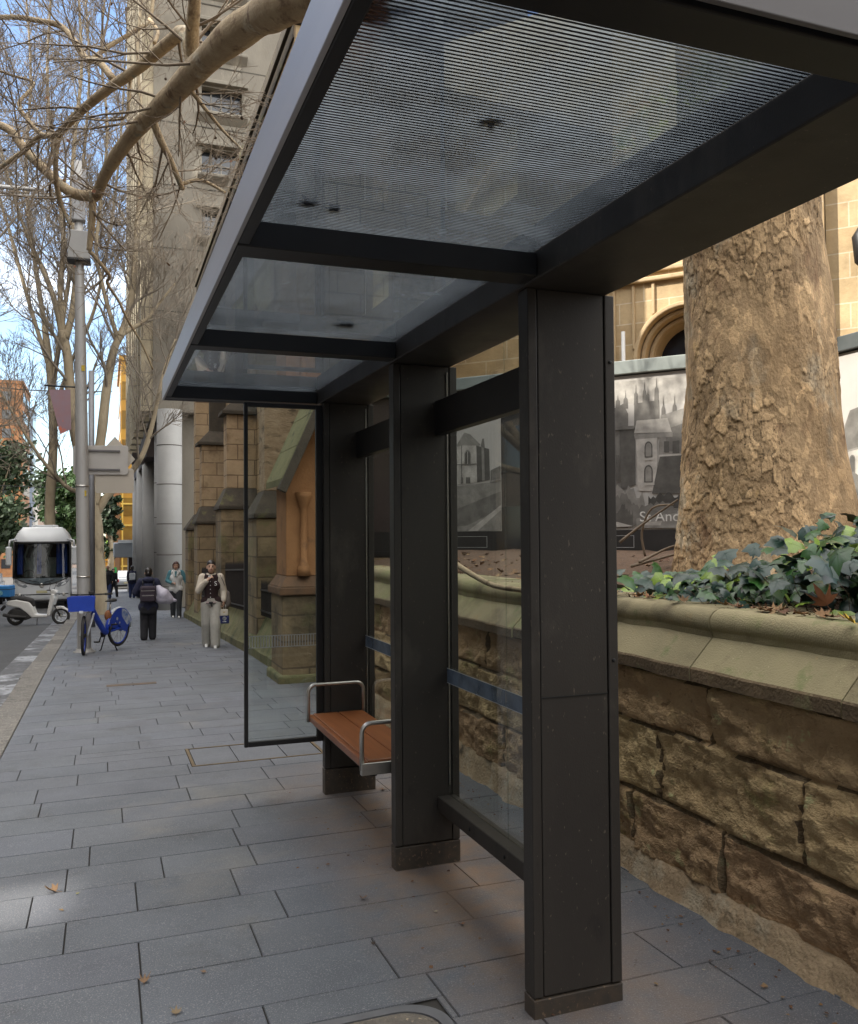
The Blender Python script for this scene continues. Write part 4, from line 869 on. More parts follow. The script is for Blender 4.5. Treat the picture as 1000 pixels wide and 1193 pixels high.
b=MB(); b.prism([(2.14,-.498),(3.02,-.498),(3.02,.72),(2.58,1.72),(2.14,.72)],'y',10.96,11.62); b.build('shaft',M_orange,GP,bevel=.01)
for sgn in (-1,1):
    x0,x1=(2.02,2.58) if sgn<0 else (3.14,2.58)
    b=MB()
    for k,(ya,yb) in enumerate(((10.62,11.75),)):
        for j in range(3):
            t0,t1=j/3+.004,(j+1)/3-.004; P=lambda t,z:(x0+(x1-x0)*t,.62+1.24*t+z); q=[P(t0,0),P(t1,0),P(t1,.09),P(t0,.09)]
            b.add([(p[0],y,p[1]) for y in (ya,yb) for p in q],[(0,1,2,3),(7,6,5,4),(0,4,5,1),(1,5,6,2),(2,6,7,3),(3,7,4,0)])
    b.build('roof_slab',M_moss,GP,bevel=.012)
b=MB()
for t in (-1,1): b.obb((2.58+t*.27,10.63,1.20),(t*-.29,0,.645),(0,.05,0),(.05,0,.024*t))
b.build('gable_coping',M_weather,GP,bevel=.01)
b=MB(); b.lathe([(.085,-.50),(.085,-.40),(.06,-.36),(.055,-.33),(.045,-.32),(.045,.34),(.05,.36),(.06,.38),(.085,.46),(.10,.50),(.10,.56),(.0,.56)],(2.36,10.94,0),16); b.build('colonnette',M_orange,GP)
b=MB(); b.box(2.235,2.335,12.1,12.13,-.72,.45); o=thing('notice_board','narrow black-framed notice board beside the orange stone pier','notice board',(2.28,12.1,-.72)); b.build('frame',M_metal2,o,bevel=.004); b=MB(); b.box(2.262,2.328,12.092,12.099,-.55,.38); b.build('sheet',mat('pale_sheet',(.45,.5,.52),(.3,.36,.4),scale=2,rough=.3),o); b=MB(); b.box(2.27,2.30,12.14,12.17,gz(2.3,12),-.72); b.build('leg',M_metal2,o)
# ================================================================== CONCRETE TOWER
M_tow=mat('concrete_panel',(.25,.225,.18),(.18,.16,.13),scale=.6,rough=.9,bump=.3,bscale=20,blot=[((.15,.13,.10),.35,.56,.72),((.40,.36,.29),.9,.62,.74)],stretch=(1,1,.5))
M_towl=mat('pale_concrete',(.42,.41,.39),(.34,.335,.32),scale=.8,rough=.8,bump=.2,bscale=14,blot=[((.24,.235,.22),.7,.58,.72)])
M_win=mat('dark_window_glass',(.018,.022,.028),(.03,.033,.038),scale=.6,rough=.08,spec=.8)
M_wbar=mat('window_bar',(.24,.22,.19),rough=.6)
TW_=thing('office_tower','tall weathered concrete office tower with recessed windows above round columns','tower',(9,44,gz(9,44)))
tx0,tx1,ty0,ty1=1.62,17,33.2,60
b=MB()
wx=[(3.35,4.85),(6.6,8.1),(9.85,11.35),(13.1,14.6)]; zf=[8.9+2.35*k for k in range(12)]; wh=.95
# front built as strips between window openings
xs=[tx0]+[a for w in wx for a in w]+[tx1]
for i in range(0,len(xs),2): b.box(xs[i],xs[i+1],ty0,ty0+.8,4.6,42)
for (a,c) in wx:
    z=4.6
    for zz in zf: b.box(a+.0005,c-.0005,ty0+.02,ty0+.8,z,zz); z=zz+wh
    b.box(a+.0005,c-.0005,ty0+.02,ty0+.8,z,42)
b.box(tx0,tx1,ty0+.8,ty1,4.6,42); body=b.build('wall',M_tow,TW_)
for (a,c) in wx:
    for zz in zf[:9]:
        if zz>24: continue
        b=MB(); b.box(a,c,ty0+.35,ty0+.4,zz,zz+wh); w_=b.build('window',M_win,TW_)
        b=MB(); 
        for k in (1,2,3): b.box(a+(c-a)*k/4-.025,a+(c-a)*k/4+.025,ty0+.31,ty0+.349,zz,zz+wh)
        b.box(a,c,ty0+.30,ty0+.309,zz+.42,zz+.47); b.build('frame',M_wbar,w_)
for (a,c) in wx:
    for zz in zf[:9]:
        if zz>24: continue
        b=MB(); b.prism([(ty0-.28,zz-.16),(ty0+.02,zz-.42),(ty0+.02,zz-.03),(ty0-.28,zz-.06)],'x',a-.18,c+.18); b.build('window_hood',M_tow,TW_,bevel=.02); b=MB(); b.box(a-.2,c+.2,ty0-.22,ty0+.019,zz+wh+.08,zz+wh+.22); b.build('window_head',M_tow,TW_,bevel=.02)
b=MB()
for k in range(12): b.box(tx0-.012,tx1,ty0-.012,ty0-.001,zf[k]-.62,zf[k]-.585)
b.build('joint',mat('concrete_joint',(.10,.09,.075),rough=.9),TW_)  # dark lines of the joints in the concrete
b=MB(); gl_=MB()
y=ty0+.05
for k in range(9): b.box(tx0-.42,tx0-.001,y,y+.75,4.6,42); gl_.box(tx0-.10,tx0-.05,y+.76,y+2.9,5.4,41.5); y+=2.95
b.build('fin',bricks('tower_fin',(.42,.36,.25),(.38,.32,.22),(.2,.17,.12),3,1.2,.02,bump=.1),TW_); gl_.build('street_glazing',mat('blue_glazing',(.05,.07,.10),(.12,.14,.16),scale=.8,rough=.06,spec=1.0,stretch=(1,1,3)),TW_)
def column(cx,cy,r,z1,nm='column',js=()):
    zb=gz(cx,cy)-.1; b=MB(); b.lathe([(r,zb),(r,z1),(0,z1)],(cx,cy,0),36); c=b.build(nm,M_towl,TW_)
    for z in js: b=MB(); b.lathe([(r+.003,z-.016),(r+.003,z+.016)],(cx,cy,0),36); b.build('joint',MATS['concrete_joint'],c)
column(2.17,32.75,.44,4.595,js=[-1.75,-.62,.48,1.9,3.3]); column(2.20,37.0,.34,4.595,js=[-2,-.6,.8,2.2]); column(1.98,41.5,.42,3.6); column(1.95,48,.42,3.6); column(1.95,55,.42,3.6)
b=MB(); b.box(tx0,tx1,38.5,ty1-.1,3.4,4.59); b.box(1.1,1.6,40,41,3.25,3.7); b.build('soffit',mat('brown_soffit',(.06,.045,.04),rough=.8),TW_)
b=MB(); b.box(3.4,16,38,ty1-.5,-3.6,3.395); b.build('lobby_wall',mat('lobby_stone',(.22,.21,.20),(.16,.15,.145),rough=.5),TW_)
b=MB(); b.box(2.65,3.3,33.8,36,-2.6,4.59); b.build('service_core',M_tow,TW_)
b=MB()
for z in (1.2,2.3,3.4): b.box(2.55,2.64,34,35.6,z,z+.7)
b.build('louvre',M_win,TW_)
# ================================================================== FAR END OF THE STREET
def block(name,label,cat,x0,x1,y0,y1,z1,wall,win,fl,bay,ww=.6,wh=.55,trim=None,zoff=1.0,front=True):
    zb=gz((x0+x1)/2,y0)-.5; t=thing(name,label,cat,((x0+x1)/2,(y0+y1)/2,zb)); b=MB(); b.box(x0,x1,y0,y1,zb,z1); b.build('wall',wall,t)
    n=int((z1-zb-zoff)/fl); cnt=0
    for k in range(n):
        z=zb+zoff+fl*k+fl*.2
        m_=int((x1-x0)/bay)
        for j in range(m_ if front else 0):
            xx=x0+(x1-x0-m_*bay)/2+bay*j+bay*(1-ww)/2; cnt+=1
            if cnt<=100: b=MB(); b.box(xx,xx+bay*ww,y0-.06,y0-.002,z,z+fl*wh); b.build('window',win,t)
        for xx in (x0-.06,x1+.002): b=MB(); b.box(xx,xx+.058,y0+.8,y1-.8,z,z+fl*wh); b.build('window_band',win,t)
    b=MB(); b.box(x0-.2,x1+.2,y0-.2,y1+.2,z1+.001,z1+.5); b.build('parapet',trim or wall,t); return t
M_gold=mat('gold_cladding',(.50,.27,.035),(.40,.20,.03),scale=.4,rough=.45,metal=.2)
M_goldw=mat('amber_glass',(.16,.085,.02),(.25,.15,.03),scale=.7,rough=.15)
GB=block('gold_building','gold clad building with yellow window grid beyond the concrete columns','building',1.5,14,95,112,18.3,M_gold,M_goldw,3.0,1.25,.82,.62)
b=MB()
for x in (1.6,2.85,4.1): b.box(x,x+.14,94.8,94.93,-5,6)
for z in (-3,-1,1.2,3.4,5.6): b.box(1.5,5,94.82,94.92,z,z+.16)
b.build('yellow_grid',mat('yellow_frame',(.70,.46,.09),rough=.5),GB)
block('brick_building','salmon rendered building corner between the dark tree and the gold building','building',.1,1.45,98,112,5.2,mat('salmon_render',(.45,.27,.16),(.38,.22,.13),scale=.6,rough=.9),M_win,3.2,3,.01,.01)
SHF=thing('corner_shop','low grey awning over dark shop fronts beyond the tower columns','shop',(1.9,61,gz(2,61)))
b=MB(); b.box(.55,3.4,60.5,66,-1.3,-.35); b.build('awning',mat('grey_awning',(.27,.29,.31),(.2,.22,.24),scale=.7,rough=.6),SHF,bevel=.05); b=MB(); b.box(.8,2.6,60.45,61,-.34,-.15); b.build('awning_light',mat('white_panel',(.65,.67,.68),rough=.5),SHF)
b=MB(); b.box(1.5,9,62.5,66,-4.2,-1.31); b.build('shop_wall',mat('dark_shop',(.035,.025,.025),(.06,.03,.03),scale=1,rough=.5),SHF)
b=MB(); b.box(1.85,2.0,61.5,61.7,gz(2,61.5),-1.31); b.build('red_post',mat('red_post',(.32,.04,.03),rough=.5),SHF)
b=MB(); b.box(-.35,.5,92,93,-2.3,-.9); b.box(-.6,.9,92.1,93,-2.9,-2.35); o=thing('shop_sign','orange and green shop sign boards under the far trees','sign',(0,92,-5)); b.build('board',mat('orange_board',(.62,.28,.03),rough=.5),o)
b=MB(); b.box(-.7,1.1,91.9,91.95,-3.5,-2.92); b.build('green_board',mat('green_board',(.03,.30,.07),rough=.5),o); b=MB(); b.box(-.2,-.05,92.2,92.4,gz(0,92),-2.3);b.box(.6,.7,92.2,92.4,gz(0,92),-2.3); b.build('post',M_metal2,o); b=MB(); b.ell((.35,91.7,-.55),.32); b.build('globe',mat('lime_globe',(.45,.75,.08),rough=.4),o)
M_or=bricks('orange_brick',(.40,.17,.06),(.30,.12,.045),(.3,.2,.12),.6,.2,.02,bump=0)
OB=block('apartment_tower','orange brick apartment tower with pale balconies at the far left','building',-22,-12.6,155,170,25.0,M_or,M_win,3.0,2.4,.55,.5)
b=MB()
for k in range(10): b.box(-22,-16.2,153.4,154.9,-4+3*k,-3+3*k)
b.build('balcony',mat('cream_concrete',(.62,.52,.38),rough=.8),OB)
block('slate_tower','narrow grey-blue tower slab beside the orange apartment tower','building',-16.6,-14.7,205,215,27.5,mat('grey_blue_panel',(.16,.19,.24),(.12,.15,.2),scale=.4,rough=.4),M_win,3.2,1,.8,.6)
block('pale_building','pale distant building at the end of the street','building',-18,-2,230,245,13.5,mat('pale_render',(.50,.47,.43),(.42,.4,.37),scale=.2,rough=.9),M_win,3.2,1.8,.55,.5)
block('white_building','low white building with brown upper wall behind the coach','building',-12.5,-5,190,200,6.5,mat('brown_render',(.40,.32,.27),(.34,.26,.22),scale=.3,rough=.9),M_win,3,2,.4,.4)
# buildings across the street (left of the frame; they shade the footpath)
M_opp=mat('grey_render',(.34,.31,.28),(.28,.255,.23),scale=.3,rough=.85)
block('office_block','grey rendered office block across the street behind the viewer','building',-40,-14,-42,4.05,20.5,M_opp,M_win,3.4,2.6,.6,.55,front=False)
block('corner_block','lower brown block across the street opposite the shelter','building',-40,-14.0,4.95,10.6,16.6,mat('brown_block',(.30,.20,.13),(.24,.16,.10),scale=.4,rough=.85),M_win,3.4,2.4,.6,.55,front=False)
block('long_block','long stone block across the street beyond the shelter','building',-40,-14,10.8,66,20.0,mat('stone_block',(.38,.31,.23),(.32,.26,.19),scale=.4,rough=.85),M_win,3.6,2.8,.55,.55,front=False)
b=MB(); b.box(-14.15,-14.03,4.055,4.945,-2.2,7.6); b.box(-14.15,-14.03,4.055,4.945,9.42,18); o=b.build('sun_slot_blocker',M_opp); tag(o,'unseen added wall across the street with a high opening shaped for a sun patch','wall')  # added out of frame; its opening lets a sun patch onto the paving
block('rear_block','stone office block along the footpath behind the viewer','building',3.5,22,-70,-14,16.0,mat('rear_stone',(.30,.26,.21),(.25,.21,.17),scale=.4,rough=.85),M_win,3.4,2.6,.6,.55,front=False)
# ================================================================== STREET TREES
M_tk=mat('street_tree_bark',(.38,.31,.205),(.25,.195,.125),scale=2,rough=.9,bump=.5,bscale=18,stretch=(1,1,.5),blot=[((.11,.085,.055),1.6,.56,.66)])
M_tw2=mat('pale_twig_bark',(.27,.225,.17),(.16,.13,.10),scale=1,rough=.9)
def street_tree(name,label,base,limbs,seed,kids=10,lev=3,L=3.2,up=.16,minr=.009,group=None):
    g=random.Random(seed); t=thing(name,label,'tree',base,0,group); tb=MB(); cb=MB(); 
    for P,r0,r1,dens,k0 in limbs:
        pts,rs=limb(tb,P,r0,r1,5,10,.10)
        n=int(kids*dens)
        for q in range(n):
            i=min(len(pts)-2,int((k0+(1-k0)*(q+g.random())/n)*(len(pts)-1))); d=(pts[i+1]-pts[i]).normalized(); ax=d.orthogonal(); ax.rotate(Quaternion(d,g.uniform(0,6.28))); nd=d.copy(); nd.rotate(Quaternion(ax,g.uniform(.5,1.05)))
            grow(cb,pts[i],nd,L*g.uniform(.55,1.15),min(rs[i]*.42,.06),lev,g,.75,up,6,5,minr=minr)
        if r1<.1:
            d=(pts[-1]-pts[-2]).normalized(); grow(cb,pts[-1],d,L,r1,lev,g,.7,up,6,5,minr=minr)
    tb.build('trunk',M_tk,t); cb.build('crown',M_tw2,t); return t
Y=31; A=lambda px,py,y=Y: at(px,py,y)
b0=A(113,716); b0.z=gz(b0.x,Y)
street_tree('street_tree','bare street tree forking into pale limbs right behind the steel pole',tuple(b0),[
 ([b0-Vector((0,0,.2)),A(114,690),A(113,650),A(111,610),A(106,575)],.30,.20,0,.9),
 ([A(107,580),A(98,550),A(90,515),A(84,480),A(81,440),A(78,410),A(72,385)],.20,.13,.5,.4),
 ([A(72,388),A(62,345),A(48,310),A(30,270),A(12,215),A(-5,150)],.10,.035,1.4,.2),
 ([A(76,395),A(84,365),A(88,325),A(86,280),A(84,220),A(88,150),A(95,80),A(92,0)],.12,.04,2,.15),
 ([A(74,395),A(70,340),A(74,290),A(70,230),A(60,160),A(55,80),A(60,-10)],.10,.035,2,.2),
 ([A(110,590),A(113,545),A(119,500),A(124,455),A(132,410),A(141,390)],.18,.12,.4,.5),
 ([A(140,392),A(148,370),A(155,335),A(158,290),A(162,230),A(166,150),A(160,60),A(168,-20)],.13,.045,2,.15),
 ([A(138,396),A(128,365),A(119,330),A(112,290),A(118,230),A(125,150),A(118,60),A(124,-20)],.08,.03,2,.15),
 ([A(141,390),A(155,382),A(172,370),A(188,350),A(204,330)],.09,.03,1.2,.2),
 ([A(112,600),A(125,578),A(145,560),A(165,532),A(176,500),A(184,465),A(192,430),A(205,395)],.13,.04,1.2,.4),
 ([A(100,560),A(88,572),A(70,560),A(45,530),A(20,490),A(0,455)],.09,.03,1.4,.3)],41,kids=8,lev=3,L=2.7,minr=.006,up=.10)
Y2=48
b0=at(58,700,Y2); b0.z=gz(b0.x,Y2); B=lambda px,py: at(px,py,Y2)
street_tree('street_tree','taller bare street tree further down the kerb behind the coach',tuple(b0),[([b0,B(60,640),B(58,590),B(62,520),B(60,450),B(52,380)],.30,.16,.4,.6),([B(60,460),B(72,380),B(84,300),B(96,200),B(104,90),B(100,0)],.14,.04,2,.2),([B(54,390),B(40,300),B(30,200),B(36,90),B(30,-10)],.13,.04,2,.2),([B(58,430),B(36,360),B(14,280),B(-8,200),B(-20,120)],.12,.04,1.7,.2),([B(62,480),B(84,420),B(110,360),B(128,270),B(140,170),B(146,60)],.11,.04,1.8,.3)],52,kids=8,lev=3,L=3.4,minr=.008,up=.10)
b0=Vector((-10.6,26,gz(-10.6,26)))
street_tree('street_tree','bare street tree on the far side of the road reaching in from the left edge',tuple(b0),[([b0,b0+Vector((.1,0,2.5)),b0+Vector((.5,.3,5))],.28,.2,0,.9),([b0+Vector((.5,.3,5)),b0+Vector((2.2,.8,7.5)),b0+Vector((4.2,1.5,9.5)),b0+Vector((5.6,2,12)),b0+Vector((6.6,2,14.5))],.16,.04,2,.2),([b0+Vector((.5,.3,5)),b0+Vector((2.6,-.5,6.2)),b0+Vector((4.8,-1,7.0)),b0+Vector((6.6,-1,8.3)),b0+Vector((7.8,-1,10))],.14,.035,2,.2),([b0+Vector((.4,.3,4.4)),b0+Vector((2.4,1,5)),b0+Vector((4.6,1.6,5.6)),b0+Vector((6.4,2.2,5.4))],.12,.03,1.7,.2),([b0+Vector((.5,.3,5)),b0+Vector((.6,.6,8)),b0+Vector((1.4,1,12)),b0+Vector((2.4,1.2,15))],.18,.05,1.6,.3)],63,kids=9,lev=3,L=2.6,minr=.006,up=.10)
M_leafA=mat('dark_foliage',(.045,.075,.028),(.028,.05,.02),scale=.8,rough=.6,attr=True)
def leafy(name,label,x,y,h,rx,rz_,n,seed,sz=.35,tint=(1,1,1),zc=None):
    g=random.Random(seed); zb=gz(x,y); t=thing(name,label,'tree',(x,y,zb)); b=MB(); c0=Vector((x,y,zb+(zc or h-rz_)))
    cl=[]
    for k in range(46):
        a=Vector((g.gauss(0,1),g.gauss(0,1),g.gauss(0,1))).normalized()*g.uniform(.35,1); cl.append((c0+Vector((a.x*rx,a.y*rx,a.z*rz_)),g.uniform(.22,.42)*rx,g.uniform(.6,1.4)))
    for k in range(n):
        c,r,v=g.choice(cl); q=c+Vector((g.gauss(0,1),g.gauss(0,1),g.gauss(0,.8)))*r*.5; u=Vector((g.gauss(0,1),g.gauss(0,1),g.gauss(0,1))).normalized(); w=u.orthogonal().normalized(); s_=sz*g.uniform(.5,1.2); v*=g.uniform(.7,1.3)
        b.cur=(v*tint[0],v*tint[1],v*tint[2]); e=u.cross(w)*s_*.55; b.poly([q-w*s_,q+e,q+w*s_,q-e])
    b.build('crown',M_leafA,t,col=True)
    b=MB(); b.tube([(x,y,zb-.2),(x+.1,y,zb+h*.3),(x,y,c0.z)],[.35,.28,.1],9)
    for k in range(8): c=cl[k][0]; b.tube([(x,y,zb+h*.35),tuple((Vector((x,y,zb+h*.4))+c)*.5),tuple(c)],[.14,.09,.03],5)
    b.build('trunk',M_tk,t)
leafy('evergreen_tree','dark evergreen tree at the left edge behind the coach',-10.3,92,14.5,4.6,5.6,9000,3,.34)
leafy('evergreen_tree','bright green bushy tree between the coach roof and the steel pole',-3.9,100,13,3.0,4.6,6000,4,.32,(1.1,1.35,.9))
leafy('evergreen_tree','slim dark evergreen seen between the bare trunk and the salmon wall',.45,88,10.6,1.0,3.9,3500,5,.26,(.75,.8,.8))
leafy('evergreen_tree','low leafy tree closing the far left of the street',-16.5,120,12,5.5,5,6000,6,.4,(.9,1.1,.7))
leafy('street_tree','leafy green street tree on the kerb behind the viewer',-1.6,-26,11,4.2,3.6,5000,8,.35,(1,1.1,.9)); leafy('street_tree','leafy green street tree across the road behind the viewer',-9.5,-38,13,5,4.6,5000,9,.4,(1,1.1,.9))
# ================================================================== STEEL POLE, SIGNS, SIGNAL BOX
M_galv=mat('grey_painted_steel',(.42,.405,.385),(.34,.33,.315),scale=1.3,rough=.5,metal=.3,stretch=(3,3,.4),blot=[((.28,.24,.2),2.2,.62,.72)])
M_back=mat('sign_back_aluminium',(.50,.47,.43),(.43,.40,.37),scale=1.5,rough=.5,metal=.35,blot=[((.36,.31,.27),1.4,.6,.75)])
py_=16.6; P0=at(103,756,py_); P0=Vector((-.335,py_,gz(-.335,py_)))
ptop=at(91,188,py_); PO=thing('steel_pole','tall grey steel street pole behind the blue share bike with signal box near its top','pole',tuple(P0))
def pl(z): 
    t=(z-P0.z)/(ptop.z-P0.z); return P0.lerp(ptop,t)
b=MB(); zs_=[P0.z,P0.z+.02,1.0,2.2,2.25,3.6,4.6,ptop.z]; rs_=[.115,.115,.108,.104,.100,.093,.078,.065]
b.tube([pl(z) for z in zs_],rs_,24); b.build('shaft',M_galv,PO)
b=MB(); b.lathe([(.19,0),(.19,.012),(.14,.03),(.14,.06)],P0+Vector((0,0,.001)),20); b.build('base_collar',M_galv,PO)
b=MB(); c=pl(at(94,288,py_).z); b.obb(c+Vector((0,-.02,0)),(.185,0,0),(0,.16,0),(0,0,.25)); bx=b.build('signal_box',mat('box_grey',(.30,.29,.27),(.25,.24,.23),scale=2,rough=.5),PO,bevel=.015); b=MB(); b.obb(c+Vector((0,-.02,-.265)),(.195,0,0),(0,.17,0),(0,0,.014)); b.build('box_base',M_metal2,bx)
b=MB(); c=pl(at(92,236,py_).z); b.obb(c+Vector((.0,-.02,.05)),(.115,0,0),(0,.10,0),(0,0,.40)); b.obb(c+Vector((.07,.1,.42)),(.05,0,0),(0,.05,0),(0,0,.22)); b.build('antenna_box',mat('antenna_grey',(.36,.35,.36),(.3,.3,.3),scale=2,rough=.5),PO,bevel=.02)
b=MB(); z=pl(at(94,448,py_).z).z; 
for py2 in (430,575): q=pl(at(98,py2,py_).z); b.obb(q+Vector((.04,-.098,0)),(.028,0,0),(0,.003,0),(0,0,.05))
b.build('yellow_sticker',mat('yellow_sticker',(.5,.36,.03),rough=.6),PO)
b=MB(); q=pl(at(98,695,py_).z)
for zz in (-.7,.9): b.lathe([(.117,0),(.117,.03)],pl(zz),24)
b.build('strap',M_steel,PO)
def plate(name,label,cat,P,y,th=.006,m=M_back,rr=0):
    t=[at(px,py,y) for px,py in P]; c=sum(t,Vector())/len(t); o=thing(name,label,cat,tuple(c)); b=MB(); n=len(t)
    b.add([(p.x,y,p.z) for p in t]+[(p.x,y+th,p.z) for p in t],[tuple(range(n)),tuple(range(2*n-1,n-1,-1))]+[(i,i+n,(i+1)%n+n,(i+1)%n) for i in range(n)]); b.build('panel',m,o,bevel=.002); return o
def rr_(x0,x1,y0,y1,r): 
    o=[]
    for cx,cy,a in ((x1-r,y0+r,-90),(x1-r,y1-r,0),(x0+r,y1-r,90),(x0+r,y0+r,180)):
        for k in range(5): w=R_(a+22.5*k); o.append((cx+r*math.cos(w),cy+r*math.sin(w)))
    return o
sy=py_+.17
o=plate('road_sign','back of the wide rectangular road sign fixed to the steel pole','sign',rr_(85,149.5,519,553,3),sy)
b=MB()
for pyy in (525,547): a=at(88,pyy,sy-.02); c=at(140,pyy,sy-.02); b.obb((a+c)/2,((c.x-a.x)/2,0,0),(0,.018,0),(0,0,.016))
b.build('bracket',mat('bracket_steel',(.16,.15,.15),rough=.5),o)
plate('road_sign','back of the diamond road sign poking out behind the rectangular sign','sign',[(109,535),(134,508.5),(157.5,535),(134,561)],sy+.07,m=mat('diamond_back',(.55,.50,.42),(.5,.45,.38),scale=2,rough=.5))
plate('road_sign','back of the lower blank beige road sign below the rectangular sign','sign',rr_(111,156,546,574.5,3),sy+.03,m=mat('beige_back',(.52,.46,.38),(.46,.41,.34),scale=1.4,rough=.55))
y2=24.0; Q0=at(107,735,y2); Q0.z=gz(Q0.x,y2)
P2=thing('street_pole','slim grey pole with a hanging banner standing behind the first steel pole','pole',tuple(Q0)); q1=at(106.5,432,y2)
b=MB(); b.tube([Q0,q1],[.085,.07],16); b.build('shaft',mat('slate_steel',(.21,.21,.22),(.17,.17,.18),rough=.5,metal=.3),P2)
a1=at(107,452,y2); a2=at(52,449,y2); b=MB(); b.tube([a1,a2],.022,8); b.build('banner_arm',M_metal2,P2)
bn=[at(57,454,y2),at(82,454,y2),at(83,500,y2),at(70,506,y2)]; b=MB(); b.poly(bn); b.build('banner',mat('pink_banner',(.27,.15,.16),(.24,.17,.20),scale=3,rough=.7,blot=[((.5,.12,.06),1.6,.56,.62)]),P2,solid=.006)
# overhead wires and mast arm
def wire(p,q,sag,r,label,name='overhead_wire'):
    P=[p.lerp(q,k/16)-Vector((0,0,sag*4*(k/16)*(1-k/16))) for k in range(17)]; b=MB(); b.tube(P,r,6); o=b.build(name,M_metal2); return tag(o,label,'wire')
wire(at(-60,444,40),at(130,456,36),.15,.022,'upper black overhead wire crossing the street before the orange tower'); wire(at(-60,561,52),at(100,568,50),.1,.018,'lower black overhead wire above the coach roof')
b=MB(); b.tube([at(-60,213,20),at(50,221,20)],[.05,.04],10); b.tube([at(-60,226,20),at(58,228,20)],[.022,.02],8); o=b.build('mast_arm',M_galv); tag(o,'pair of grey steel mast arm tubes entering from the left edge','mast arm')
# ================================================================== PEOPLE
M_skin=mat('skin',(.56,.36,.26),(.50,.30,.21),scale=14,rough=.5); M_skin2=mat('fair_skin',(.50,.31,.22),(.44,.25,.17),scale=14,rough=.5)
M_hair=mat('black_hair',(.012,.009,.008),(.022,.016,.013),scale=30,rough=.4,stretch=(1,1,.2)); M_hair2=mat('auburn_hair',(.07,.022,.014),(.045,.015,.01),scale=30,rough=.45); M_hair3=mat('grey_hair',(.30,.27,.24),rough=.6)
M_lip=mat('lips',(.30,.09,.07),rough=.4); M_eye=mat('dark_eye',(.02,.014,.012),rough=.2)
def cloth(n,c,v=None): return mat(n,c,v,scale=9,rough=.9,bump=.35,bscale=22)
def hand(b,w,d,nrm,side,h,curl=.5):
    """palm, four bent fingers and a thumb, from wrist w along d; nrm = palm normal; side = +1/-1 picks the thumb side"""
    w=Vector(w); d=Vector(d).normalized(); nrm=(Vector(nrm)-d*d.dot(Vector(nrm))).normalized(); s_=d.cross(nrm)*side; k=h/1.65
    pc=w+d*.045*k; 
    for q in (-1,0,1): b.cap_(w+s_*q*.012*k,w+d*.085*k+s_*q*.026*k,.016*k,.014*k,8)
    for i,(o,L) in enumerate(((-.032,.062),(-.011,.074),(.011,.080),(.032,.070))):
        p=w+d*.088*k+s_*o*k; d1=(d*math.cos(curl*.6)+nrm*math.sin(curl*.6)); d2=(d*math.cos(curl*1.7)+nrm*math.sin(curl*1.7)); m_=p+d1*L*.5*k
        b.cap_(p,m_,.0088*k,.0082*k,7); b.cap_(m_,m_+d2*L*.5*k,.0082*k,.007*k,7)
    p=w+d*.03*k+s_*.024*k; t=(d*.6+s_*.75+nrm*.35).normalized(); b.cap_(p,p+t*.042*k,.012*k,.010*k,7); b.cap_(p+t*.042*k,p+t*.042*k+(d*.8+s_*.3+nrm*.5).normalized()*.03*k,.010*k,.008*k,7)
